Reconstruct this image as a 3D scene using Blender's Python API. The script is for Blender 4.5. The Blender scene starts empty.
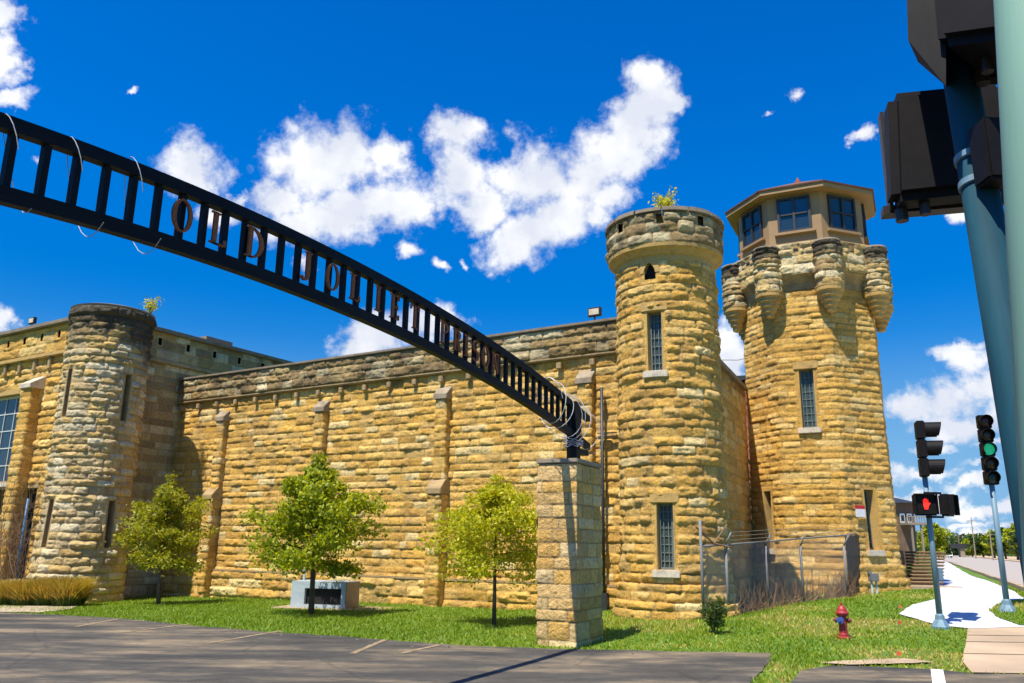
import bpy, bmesh, math, random
import numpy as np
from mathutils import Vector, Matrix
rad = math.radians
random.seed(7)
scene = bpy.context.scene
COL = scene.collection
pi = math.pi

# ------------------------------------------------------------------ camera
FPX, PITCH, ROLL, EYE = 815.0, math.atan(204/815), math.atan(48/3257), 1.7
_F = np.array([0, math.cos(PITCH), math.sin(PITCH)]); _U0 = np.array([0, -math.sin(PITCH), math.cos(PITCH)]); _R0 = np.array([1., 0, 0])
_U = _U0*math.cos(ROLL) - _R0*math.sin(ROLL); _R = _R0*math.cos(ROLL) + _U0*math.sin(ROLL)
CAMP = np.array([0, 0, EYE])
cd = bpy.data.cameras.new('camera'); cam = bpy.data.objects.new('camera', cd); COL.objects.link(cam)
cd.sensor_width = 36; cd.lens = FPX/1024*36; cd.clip_end = 6000; cd.clip_start = 0.05
cam.matrix_world = Matrix(((_R[0], _U[0], -_F[0], 0), (_R[1], _U[1], -_F[1], 0), (_R[2], _U[2], -_F[2], EYE), (0, 0, 0, 1)))
scene.camera = cam

# ------------------------------------------------------------------ sun, sky, exposure
SUN_EL = rad(64); SUN_AZ = (-.60, -.80)
sv = Vector((SUN_AZ[0]*math.cos(SUN_EL), SUN_AZ[1]*math.cos(SUN_EL), math.sin(SUN_EL))).normalized()
ld = bpy.data.lights.new('sun', 'SUN'); ld.energy = 5.0; ld.angle = rad(.53); ld.color = (1.0, .93, .80)
lo = bpy.data.objects.new('sun', ld); COL.objects.link(lo); lo.rotation_euler = sv.to_track_quat('Z', 'Y').to_euler()
scene.view_settings.view_transform = 'Standard'; scene.view_settings.look = 'None'
scene.view_settings.exposure = 0.50; scene.view_settings.gamma = 1; scene.view_settings.use_curve_mapping = False
scene.cycles.max_bounces = 6; scene.cycles.transparent_max_bounces = 16

def ray(x, y):
    return _F*FPX + _R*(x-512) - _U*(y-341.5)
def at(x, y, Y):
    r = ray(x, y); return CAMP + r*(Y/r[1])
def smooth(a, b, t):
    t = np.clip((np.asarray(t, float)-a)/(b-a), 0, 1); return t*t*(3-2*t)
def ground_z(x, y):
    x = np.asarray(x, float); y = np.asarray(y, float)
    r = .060*np.clip(x, 0, 12)*smooth(11, 23, y)
    l = -.026*np.clip(-x-3, 0, 14)*smooth(14, 28, y)
    return r + l + .012*np.sin(x*.7+y*.3)*smooth(14, 18, y)
def on_ground(x, y):
    r = ray(x, y); k = 4/FPX                      # march along the sight line to the first ground crossing
    while k < 200/FPX:
        p = CAMP + r*k
        if p[2] <= float(ground_z(p[0], p[1])): break
        k *= 1.01
    a, b = k/1.01, k
    for _ in range(30):
        k = (a+b)/2; p = CAMP + r*k
        if p[2] <= float(ground_z(p[0], p[1])): b = k
        else: a = k
    return Vector((p[0], p[1], float(ground_z(p[0], p[1]))))
def direction(x, y):
    r = ray(x, y); return r/np.linalg.norm(r)

world = bpy.data.worlds.new('World'); scene.world = world; world.use_nodes = True
def build_world():
    nt = world.node_tree; N = nt.nodes; L = nt.links; N.clear()
    def new(t, **k):
        n = N.new(t)
        for a, b in k.items(): setattr(n, a, b)
        return n
    def math_(op, a, b=None, clamp=False):
        n = new('ShaderNodeMath', operation=op, use_clamp=clamp)
        for i, v in enumerate((a, b)):
            if v is None: continue
            if isinstance(v, (int, float)): n.inputs[i].default_value = v
            else: L.new(v, n.inputs[i])
        return n.outputs[0]
    sky = new('ShaderNodeTexSky'); sky.sky_type = 'NISHITA'; sky.sun_disc = False
    sky.sun_elevation = SUN_EL; sky.sun_rotation = rad(218.3); sky.air_density = 1.0; sky.dust_density = .3; sky.ozone_density = 3.0
    hs = new('ShaderNodeHueSaturation'); hs.inputs['Saturation'].default_value = 1.62; hs.inputs['Value'].default_value = 1.66; hs.inputs['Hue'].default_value = .513
    L.new(sky.outputs[0], hs.inputs['Color'])
    tc = new('ShaderNodeTexCoord')
    sp = new('ShaderNodeSeparateXYZ'); L.new(tc.outputs['Generated'], sp.inputs[0])
    lowr = new('ShaderNodeMapRange'); lowr.inputs['From Min'].default_value = 0; lowr.inputs['From Max'].default_value = .42; lowr.inputs['To Min'].default_value = .42; lowr.inputs['To Max'].default_value = 1
    L.new(sp.outputs[2], lowr.inputs['Value'])
    skyc = new('ShaderNodeVectorMath', operation='SCALE'); L.new(hs.outputs[0], skyc.inputs[0]); L.new(lowr.outputs[0], skyc.inputs['Scale'])
    az = math_('ARCTAN2', sp.outputs[0], sp.outputs[1])
    el = math_('ARCSINE', sp.outputs[2])
    cb = new('ShaderNodeCombineXYZ'); L.new(az, cb.inputs[0]); L.new(el, cb.inputs[1])
    # warp
    nz = new('ShaderNodeTexNoise'); nz.inputs['Scale'].default_value = 9; nz.inputs['Detail'].default_value = 7; nz.inputs['Roughness'].default_value = .62
    L.new(tc.outputs['Generated'], nz.inputs['Vector'])
    sub = new('ShaderNodeVectorMath', operation='SUBTRACT'); L.new(nz.outputs['Color'], sub.inputs[0]); sub.inputs[1].default_value = (.5, .5, .5)
    scl = new('ShaderNodeVectorMath', operation='SCALE'); L.new(sub.outputs[0], scl.inputs[0]); scl.inputs['Scale'].default_value = .11
    wv = new('ShaderNodeVectorMath', operation='ADD'); L.new(cb.outputs[0], wv.inputs[0]); L.new(scl.outputs[0], wv.inputs[1])
    # cloud masses by direction (azimuth, elevation), from where each one stands in the sky
    blobs = [ # px, py, rx, ry, tilt deg, weight
        (192,163,36,27,0,1), (272,192,28,20,-10,1), (318,163,58,48,-15,1), (350,150,40,36,0,1), (345,212,60,34,10,1), (300,215,50,22,15,1), (390,152,26,24,0,1), (392,200,52,36,0,1),
        (462,140,32,22,0,1), (458,176,27,34,0,1), (482,208,34,24,0,1), (535,185,55,42,20,1), (560,215,55,34,30,1), (505,245,28,24,0,1), (530,238,36,26,0,1),
        (590,165,55,42,35,1), (625,130,50,38,45,1), (650,82,32,30,0,1), (655,110,42,30,40,1), (682,105,18,15,0,1), (610,190,30,26,0,1), (640,150,34,26,30,1), (596,212,22,20,0,.9),
        (406,250,24,14,-20,.66), (430,272,13,11,0,.68), (461,266,10,10,0,.5),
        (5,18,22,26,0,1), (2,62,22,22,0,1), (4,98,24,14,0,.85), (26,166,16,12,0,.66), (135,109,9,7,0,.66), (2,318,19,16,0,1),
        (375,342,46,24,0,1), (430,335,44,20,0,.9), (345,352,26,20,0,1), (300,266,18,18,0,.75), (225,205,26,20,0,.9),
        (801,104,15,13,0,.68), (778,126,10,8,0,.56), (868,134,13,15,40,.72), (735,355,22,30,0,1), (905,200,40,24,0,.5), (960,212,20,16,0,.8),
        (958,338,46,12,8,.8), (970,352,30,22,0,.85), (935,395,50,26,10,1), (985,378,40,24,0,1), (905,405,30,20,0,1), (950,420,60,22,0,.95), (1020,400,50,40,0,.9),
        (925,470,60,10,0,.72), (985,462,46,9,0,.72), (940,500,70,9,0,.68), (1000,440,70,10,0,.7), (930,445,40,9,0,.7), (965,520,90,7,0,.62), (1060,200,60,40,0,.9), (-70,90,60,50,0,1), (-60,330,60,30,0,.9),
        (1120,430,90,40,0,.9), (418,202,24,28,0,1), (238,192,14,12,0,.8), (925,492,50,9,0,1), (1000,508,70,9,0,1), (960,530,80,7,0,.95), (975,480,40,8,0,.9)]
    acc = None
    for (x, y, rx, ry, tilt, w) in blobs:
        d = direction(x, y); a = math.atan2(d[0], d[1]); e = math.asin(d[2])
        dx = direction(x+5, y); dy = direction(x, y-5)
        sx = abs(math.atan2(dx[0], dx[1])-a)/5; sy = abs(math.asin(dy[2])-e)/5
        # local roll of the photograph against the azimuth/elevation grid
        rot = math.atan2(math.asin(dx[2])-e, (math.atan2(dx[0], dx[1])-a)) + rad(tilt)
        mp = new('ShaderNodeMapping', vector_type='TEXTURE')
        mp.inputs['Location'].default_value = (a, e, 0); mp.inputs['Rotation'].default_value = (0, 0, rot); mp.inputs['Scale'].default_value = (rx*sx*1.25, ry*sy*1.25, 1)
        L.new(wv.outputs[0], mp.inputs['Vector'])
        ln = new('ShaderNodeVectorMath', operation='LENGTH'); L.new(mp.outputs[0], ln.inputs[0])
        v = math_('SUBTRACT', w, ln.outputs['Value'])
        acc = v if acc is None else math_('MAXIMUM', acc, v)
    n2 = new('ShaderNodeTexNoise'); n2.inputs['Scale'].default_value = 26; n2.inputs['Detail'].default_value = 9; n2.inputs['Roughness'].default_value = .62
    L.new(tc.outputs['Generated'], n2.inputs['Vector'])
    nn = math_('MULTIPLY', math_('SUBTRACT', n2.outputs[0], .5), 1.45)
    dens = math_('ADD', acc, nn)
    mr = new('ShaderNodeMapRange', interpolation_type='SMOOTHSTEP'); mr.inputs['From Min'].default_value = .05; mr.inputs['From Max'].default_value = .66
    L.new(dens, mr.inputs['Value'])
    # cloud body colour: white with soft bluish-grey thicker parts
    n3 = new('ShaderNodeTexNoise'); n3.inputs['Scale'].default_value = 13; n3.inputs['Detail'].default_value = 6; L.new(tc.outputs['Generated'], n3.inputs['Vector'])
    cr = new('ShaderNodeValToRGB'); cr.color_ramp.elements[0].position = .40; cr.color_ramp.elements[0].color = (.70, .74, .84, 1); cr.color_ramp.elements[1].position = .62; cr.color_ramp.elements[1].color = (1, 1, 1, 1)
    L.new(n3.outputs[0], cr.inputs[0])
    cl = new('ShaderNodeVectorMath', operation='SCALE'); L.new(cr.outputs[0], cl.inputs[0]); cl.inputs['Scale'].default_value = 9.6
    mix = new('ShaderNodeMixRGB'); L.new(mr.outputs[0], mix.inputs[0]); hf = new('ShaderNodeMapRange', interpolation_type='SMOOTHSTEP'); hf.inputs['From Min'].default_value = 0; hf.inputs['From Max'].default_value = .30; hf.inputs['To Min'].default_value = .9; hf.inputs['To Max'].default_value = 0; L.new(sp.outputs[2], hf.inputs['Value'])
    hmix = new('ShaderNodeMixRGB'); L.new(hf.outputs[0], hmix.inputs[0]); L.new(skyc.outputs[0], hmix.inputs[1]); hmix.inputs[2].default_value = (1.6, 4.0, 7.2, 1)
    L.new(hmix.outputs[0], mix.inputs[1]); L.new(cl.outputs[0], mix.inputs[2])
    bg = new('ShaderNodeBackground'); bg.inputs[1].default_value = .082
    L.new(mix.outputs[0], bg.inputs[0])
    out = new('ShaderNodeOutputWorld'); L.new(bg.outputs[0], out.inputs[0])
    world.cycles.sampling_method = 'MANUAL'; world.cycles.sample_map_resolution = 512
build_world()

# ------------------------------------------------------------------ materials
class MatB:
    def __init__(s, name):
        s.m = bpy.data.materials.new(name); s.m.use_nodes = True; s.nt = s.m.node_tree; s.N = s.nt.nodes; s.L = s.nt.links
        s.b = s.N['Principled BSDF']
    def new(s, t, **k):
        n = s.N.new(t)
        for a, b in k.items(): setattr(n, a, b)
        return n
    def noise(s, scale, detail=4, rough=.55, vec=None):
        n = s.new('ShaderNodeTexNoise'); n.inputs['Scale'].default_value = scale; n.inputs['Detail'].default_value = detail; n.inputs['Roughness'].default_value = rough
        if vec: s.L.new(vec, n.inputs['Vector'])
        return n.outputs[0]
    def objco(s, scale=(1, 1, 1), rot=(0, 0, 0)):
        t = s.new('ShaderNodeTexCoord'); m = s.new('ShaderNodeMapping'); m.inputs['Scale'].default_value = scale; m.inputs['Rotation'].default_value = rot
        s.L.new(t.outputs['Object'], m.inputs[0]); return m.outputs[0]
    def ramp(s, fac, stops, mode='LINEAR'):
        r = s.new('ShaderNodeValToRGB'); r.color_ramp.interpolation = mode; e = r.color_ramp.elements
        while len(e) < len(stops): e.new(.5)
        for i, (p, c) in enumerate(stops): e[i].position = p; e[i].color = (*c, 1)
        s.L.new(fac, r.inputs[0]); return r.outputs[0]
    def mix(s, fac, a, b, mode='MIX'):
        n = s.new('ShaderNodeMixRGB', blend_type=mode)
        for i, v in enumerate((fac, a, b)):
            if isinstance(v, (int, float)): n.inputs[i].default_value = v
            elif isinstance(v, tuple): n.inputs[i].default_value = (*v, 1)
            else: s.L.new(v, n.inputs[i])
        return n.outputs[0]
    def math(s, op, a, b=None, clamp=False):
        n = s.new('ShaderNodeMath', operation=op, use_clamp=clamp)
        for i, v in enumerate((a, b)):
            if v is None: continue
            if isinstance(v, (int, float)): n.inputs[i].default_value = v
            else: s.L.new(v, n.inputs[i])
        return n.outputs[0]
    def bump(s, h, strength=.3, dist=.02):
        n = s.new('ShaderNodeBump'); n.inputs['Strength'].default_value = strength; n.inputs['Distance'].default_value = dist
        s.L.new(h, n.inputs['Height']); s.L.new(n.outputs[0], s.b.inputs['Normal'])
    def base(s, c):
        if isinstance(c, tuple): s.b.inputs['Base Color'].default_value = (*c, 1)
        else: s.L.new(c, s.b.inputs['Base Color'])
    def rough(s, r): s.b.inputs['Roughness'].default_value = r; return s

def simple(name, c, rough=.6, metal=0, var=.18, scale=6, bump=0):
    k = MatB(name); n = k.noise(scale, 5)
    lo_ = tuple(v*(1-var) for v in c); hi = tuple(min(1, v*(1+var)) for v in c)
    k.base(k.ramp(n, [(.3, lo_), (.7, hi)])); k.rough(rough); k.b.inputs['Metallic'].default_value = metal
    if bump: k.bump(k.noise(scale*8, 3), bump, .01)
    return k.m

def stone_mat(name, palette, joint=(.36, .24, .10), soot=(.055, .045, .035), grime=.5):
    k = MatB(name)
    a = k.new('ShaderNodeAttribute'); a.attribute_name = 'stone'
    sp = k.new('ShaderNodeSeparateColor'); k.L.new(a.outputs['Color'], sp.inputs[0])
    n = len(palette)
    base = k.ramp(sp.outputs[0], [(i/n, (min(.92, c[0]*1.24), c[1]*1.235, c[2]*1.08)) for i, c in enumerate(palette)], 'CONSTANT')
    co = k.objco()
    n1 = k.noise(2.2, 6, .65, co); n2 = k.noise(15, 8, .75, co)
    base = k.mix(1, base, k.ramp(n2, [(.32, (.50, .44, .38)), (.44, (.86, .84, .8)), (.52, (1.03, 1.03, 1.03)), (.7, (1.22, 1.22, 1.2))]), 'MULTIPLY')
    # value drift per stone
    v = k.math('MULTIPLY_ADD', sp.outputs[1], .32); k.N[-1] if False else None
    vn = v.node; vn.inputs[2].default_value = .88
    cbn = k.new('ShaderNodeCombineColor')
    for i in range(3): k.L.new(v, cbn.inputs[i])
    base = k.mix(1, base, cbn.outputs[0], 'MULTIPLY')
    # weathering: brown-grey crust in irregular patches, streaks running down
    st = k.noise(1.0, 6, .65, k.objco((1.6, 1.6, .28)))
    patch = k.ramp(st, [(.5, (0, 0, 0)), (.72, (1, 1, 1))])
    base = k.mix(k.math('MULTIPLY', patch, grime), base, (.19, .135, .075))
    base = k.mix(k.math('MULTIPLY', sp.outputs[2], .8), base, joint)
    # soot crust: attribute alpha thresholded by noise
    sm = k.math('SUBTRACT', k.math('ADD', a.outputs['Alpha'], k.math('MULTIPLY', k.math('ADD', n1, n2), .9)), 1.25)
    sm = k.math('MULTIPLY', sm, 2.6, True)
    base = k.mix(k.math('MULTIPLY', sm, .93), base, soot)
    k.base(base); k.rough(.9); k.b.inputs['Specular IOR Level'].default_value = .15
    k.bump(k.math('ADD', k.noise(26, 6, .7, co), k.math('MULTIPLY', k.noise(9, 5, .7, co), .9)), .8, .06)
    return k.m

YEL = [(.55, .325, .09), (.61, .385, .125), (.50, .285, .07), (.64, .43, .17), (.58, .355, .105), (.53, .31, .08), (.45, .26, .075), (.62, .395, .135), (.66, .49, .25), (.59, .345, .09), (.50, .32, .12), (.60, .35, .09), (.55, .33, .095), (.60, .37, .115)]
M = {}
M['stone'] = stone_mat('yellow_limestone', YEL)
M['stone_pale'] = stone_mat('pale_limestone', [(.50, .38, .22), (.56, .46, .30), (.47, .33, .16), (.53, .39, .19), (.58, .49, .35), (.45, .34, .20), (.50, .34, .14)], grime=.6)
M['stone_tower'] = stone_mat('guard_tower_limestone', [(.54, .32, .09), (.59, .365, .115), (.49, .285, .08), (.60, .40, .15), (.56, .335, .09), (.52, .30, .08), (.60, .42, .18)], grime=.35)
M['stone_pillar'] = stone_mat('pillar_limestone', [(.56, .37, .16), (.60, .42, .21), (.53, .335, .13), (.61, .45, .25), (.57, .38, .17), (.56, .34, .11), (.54, .37, .18)], joint=(.24, .17, .1), grime=.3)
M['stone_brown'] = stone_mat('weathered_and_shade_limestone', [(.36, .25, .13), (.45, .33, .17), (.50, .40, .25), (.30, .21, .11), (.56, .47, .32), (.40, .27, .12)], grime=.8)  # weathered parapets and turrets; painted shade on the corner building's side
def dressed(name, c, soot=.3):
    k = MatB(name); co = k.objco(); n1 = k.noise(3, 6, .65, co); n2 = k.noise(22, 5, .7, co)
    b = k.ramp(n2, [(.3, tuple(v*.75 for v in c)), (.7, tuple(min(1, v*1.15) for v in c))])
    b = k.mix(k.ramp(n1, [(.55-soot*.4, (0, 0, 0)), (.8, (.85, .85, .85))]), b, (.11, .085, .055))
    k.base(b); k.rough(.85); k.bump(n2, .35, .02); return k.m
M['dressed'] = dressed('dressed_yellow_stone', (.55, .35, .11), .1)
M['dressed_pale'] = dressed('dressed_pale_stone', (.66, .57, .43), .15)
M['dressed_tan'] = dressed('dressed_tan_stone', (.45, .31, .14), .35)
M['dressed_cap'] = dressed('weathered_cap_stone', (.38, .30, .20), .4)
M['coping'] = dressed('sooty_coping_stone', (.29, .23, .16), .6)
M['cabin'] = simple('tan_painted_boards', (.36, .225, .105), .7, var=.12, scale=3, bump=.15)
M['trim'] = simple('ochre_painted_trim', (.36, .22, .085), .6, var=.1)
M['shingle'] = simple('brown_roof_shingles', (.16, .075, .05), .85, var=.35, scale=20, bump=.4)
def glass(name, c=(.02, .04, .055)):
    k = MatB(name); k.base(c); k.rough(.08); k.b.inputs['Specular IOR Level'].default_value = .8
    k.bump(k.noise(2.5, 2), .12, .03); return k.m
M['glass'] = glass('dark_window_glass')
M['glass_blue'] = simple('glass_block_panes', (.05, .075, .07), .25, var=.5, scale=9)
M['dark_void'] = simple('unlit_interior', (.012, .011, .01), .9)
M['frame_dark'] = simple('dark_window_frame', (.03, .032, .035), .5)
M['frame_grey'] = simple('grey_window_bars', (.15, .18, .16), .5)
M['white_metal'] = simple('off_white_paint', (.62, .62, .58), .5)
M['steel_black'] = simple('black_painted_steel', (.009, .008, .008), .55, 0, .4, 12)
M['steel_black'].node_tree.nodes['Principled BSDF'].inputs['Specular IOR Level'].default_value = .15
M['rust'] = simple('rusted_letter_steel', (.30, .085, .022), .75, 0, .45, 14, .2)
M['fence_steel'] = simple('dull_fence_steel', (.20, .20, .20), .7, .1, .25, 8)
M['wire_bright'] = simple('bright_razor_wire', (.5, .51, .52), .5, .3)
M['wire'] = simple('galvanised_razor_wire', (.32, .33, .35), .6, .2)
M['galv'] = simple('galvanised_steel', (.15, .25, .31), .6, .1, .15, 5)
M['pole_blue'] = simple('blue_grey_pole_steel', (.010, .058, .082), .75, .0, .35, 5, .1)
M['pole_blue'].node_tree.nodes['Principled BSDF'].inputs['Specular IOR Level'].default_value = .2
M['pole_green'] = simple('pale_green_pole_paint', (.26, .46, .34), .6, 0, .1, 4, .05)
M['black_plastic'] = simple('black_signal_housing', (.007, .0055, .006), .6, 0, .35, 8)
M['black_plastic'].node_tree.nodes['Principled BSDF'].inputs['Specular IOR Level'].default_value = .2
M['brown_plastic'] = simple('brown_signal_underside', (.022, .015, .013), .45, 0, .35, 8)
def emis(name, c, s):
    k = MatB(name); k.base(c); k.b.inputs['Emission Color'].default_value = (*c, 1); k.b.inputs['Emission Strength'].default_value = s; return k.m
M['green_on'] = emis('lit_green_lens', (.01, .26, .13), .8)
M['hand_on'] = emis('lit_red_hand', (.9, .02, .01), .95)
M['lens_red'] = simple('unlit_red_lens', (.05, .012, .008), .3)
M['lens_amber'] = simple('unlit_amber_lens', (.035, .02, .008), .3)
M['lens_green'] = simple('unlit_green_lens', (.008, .02, .015), .3)
M['hydrant_red'] = simple('hydrant_red_paint', (.36, .03, .03), .4, 0, .3, 9)
M['hydrant_dark'] = simple('hydrant_dark_band', (.16, .015, .02), .45, 0, .3, 9)
M['hydrant_blue'] = simple('hydrant_blue_cap', (.05, .09, .3), .45)
M['concrete'] = simple('grey_white_concrete', (.50, .52, .52), .85, 0, .12, 5, .2)
M['concrete_tan'] = simple('tan_concrete', (.45, .33, .21), .9, 0, .2, 2.5, .3)
M['box_blue'] = simple('pale_blue_painted_metal', (.42, .49, .52), .5, 0, .1)
M['box_brown'] = simple('brown_weathered_side', (.30, .24, .17), .7, 0, .2)
M['bark'] = simple('grey_brown_bark', (.09, .06, .04), .9, 0, .35, 20, .5)
M['twig'] = simple('dry_brown_twigs', (.21, .12, .065), .9, 0, .4, 6)
M['brick'] = simple('red_brick', (.34, .09, .045), .9, 0, .35, 8, .3)
M['timber'] = simple('brown_retaining_timber', (.36, .25, .13), .9, 0, .25, 6, .3)
M['timber_dark'] = simple('dark_timber_edge', (.10, .065, .04), .9, 0, .25, 6)
M['orange'] = simple('orange_marker_flag', (.9, .14, .02), .6)
M['sign_red'] = simple('red_sign_paint', (.5, .02, .02), .5)
M['sign_white'] = simple('white_sign_paint', (.75, .75, .75), .5)
M['sign_yellow'] = simple('yellow_sign_paint', (.75, .5, .02), .5)
M['blue_paint'] = simple('blue_painted_post', (.03, .13, .26), .5)
M['house_brown'] = simple('brown_house_siding', (.17, .10, .065), .8)
M['house_tan'] = simple('tan_house_trim', (.28, .22, .16), .8)

def leaf_mat(name, stops, trans=.45):
    k = MatB(name)
    oi = k.new('ShaderNodeAttribute'); oi.attribute_name = 'leaf'
    c = k.ramp(oi.outputs['Fac'], stops)
    k.base(c); k.rough(.55)
    tr = k.new('ShaderNodeBsdfTranslucent'); k.L.new(k.mix(1, c, (1.5, 1.35, .5), 'MULTIPLY'), tr.inputs[0])
    ms = k.new('ShaderNodeMixShader'); ms.inputs[0].default_value = trans
    k.L.new(k.b.outputs[0], ms.inputs[1]); k.L.new(tr.outputs[0], ms.inputs[2])
    k.L.new(ms.outputs[0], k.N['Material Output'].inputs[0]); return k.m
M['leaf_yellow'] = leaf_mat('yellow_green_leaves', [(0, (.30, .34, .010)), (.5, (.48, .49, .014)), (1, (.62, .56, .022))])
M['leaf_green'] = leaf_mat('mid_green_leaves', [(0, (.14, .19, .008)), (.5, (.31, .37, .012)), (1, (.54, .55, .02))])
M['leaf_olive'] = leaf_mat('olive_green_leaves', [(0, (.18, .21, .010)), (.5, (.32, .33, .014)), (1, (.46, .42, .02))])
M['leaf_dark'] = leaf_mat('dark_green_leaves', [(0, (.025, .055, .012)), (.5, (.055, .105, .018)), (1, (.11, .17, .03))])
M['grass_blade'] = leaf_mat('lawn_grass_blades', [(0, (.13, .22, .006)), (.6, (.25, .35, .008)), (.9, (.36, .38, .03)), (1, (.56, .44, .14))], .35)
M['grass_straw'] = leaf_mat('ornamental_grass', [(0, (.07, .13, .01)), (.4, (.16, .22, .02)), (.65, (.36, .27, .05)), (1, (.52, .33, .08))], .35)

def ground_mat():
    k = MatB('lawn_ground'); co = k.objco()
    n1 = k.noise(.45, 6, .6, co); n2 = k.noise(9, 6, .7, co); n3 = k.noise(60, 3, .6, co)
    g = k.ramp(n2, [(.3, (.05, .12, .008)), (.55, (.11, .22, .012)), (.75, (.18, .26, .02))])
    g = k.mix(k.ramp(n1, [(.52, (0, 0, 0)), (.72, (.75, .75, .75))]), g, (.27, .25, .07))
    k.base(g); k.rough(.95); k.bump(k.math('ADD', n3, n2), .6, .05); return k.m
def asphalt_mat():
    k = MatB('worn_asphalt'); co = k.objco(rot=(0, 0, .3)); cs = k.objco((.42, 1.25, 1), (0, 0, rad(-10)))
    n1 = k.noise(.75, 10, .68, cs); n2 = k.noise(70, 4, .7, co); n3 = k.noise(.33, 5, .6, co); n4 = k.noise(5, 5, .7, co)
    b = k.ramp(n1, [(.36, (.046, .044, .040)), (.49, (.092, .084, .070)), (.56, (.18, .145, .10)), (.68, (.33, .25, .155))])
    b = k.mix(1, b, k.ramp(n2, [(.3, (.7, .7, .7)), (.7, (1.25, 1.25, 1.25))]), 'MULTIPLY')
    b = k.mix(k.ramp(n3, [(.46, (0, 0, 0)), (.64, (.5, .5, .5))]), b, (.070, .065, .057))
    b = k.mix(1, b, k.ramp(n4, [(.3, (.85, .85, .85)), (.7, (1.1, 1.1, 1.1))]), 'MULTIPLY')
    # cracks
    vo = k.new('ShaderNodeTexVoronoi', feature='DISTANCE_TO_EDGE'); vo.inputs['Scale'].default_value = .42
    wob = k.new('ShaderNodeMixRGB'); wob.inputs[0].default_value = .12
    k.L.new(co, wob.inputs[1]); nn = k.new('ShaderNodeTexNoise'); nn.inputs['Scale'].default_value = 2.5; nn.inputs['Detail'].default_value = 5; k.L.new(co, nn.inputs[0]); k.L.new(nn.outputs[1], wob.inputs[2])
    k.L.new(wob.outputs[0], vo.inputs['Vector'])
    cr = k.ramp(vo.outputs[0], [(.0, (1, 1, 1)), (.012, (0, 0, 0))])
    b = k.mix(k.math('MULTIPLY', cr, .35), b, (.03, .028, .028))
    k.base(b); k.rough(.9); k.b.inputs['Specular IOR Level'].default_value = .2; k.bump(k.math('ADD', n2, k.math('MULTIPLY', n4, .3)), .5, .01); return k.m
M['ground'] = ground_mat(); M['asphalt'] = asphalt_mat()
def gravel_mat(name, c1, c2, s=24):
    k = MatB(name); co = k.objco(); vo = k.new('ShaderNodeTexVoronoi'); vo.inputs['Scale'].default_value = s; k.L.new(co, vo.inputs[0])
    n = k.noise(1.2, 5, .6, co)
    sp = k.new('ShaderNodeSeparateColor'); k.L.new(vo.outputs['Color'], sp.inputs[0])
    b = k.mix(sp.outputs[0], c1, c2); b = k.mix(1, b, k.ramp(n, [(.3, (.86, .86, .88)), (.7, (1.05, 1.05, 1.05))]), 'MULTIPLY')
    k.base(b); k.rough(.95); k.bump(vo.outputs['Distance'], .6, .03); return k.m
M['white_gravel'] = gravel_mat('white_crushed_limestone', (.50, .51, .54), (.76, .77, .80))
M['tan_gravel'] = gravel_mat('tan_pebbles', (.30, .22, .14), (.62, .5, .34), 14)
M['road'] = simple('pale_road_concrete', (.38, .33, .28), .9, 0, .15, .6, .2)
M['verge'] = simple('dry_sandy_verge', (.50, .37, .22), .95, 0, .2, .5)
M['crumb'] = simple('grey_brown_crumbs', (.15, .125, .095), .95, 0, .3, 30)
M['line_yellow'] = simple('faded_yellow_marking', (.27, .20, .11), .9, 0, .4, 5)
M['line_white'] = simple('white_road_paint', (.72, .72, .70), .8, 0, .12, 8)

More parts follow.
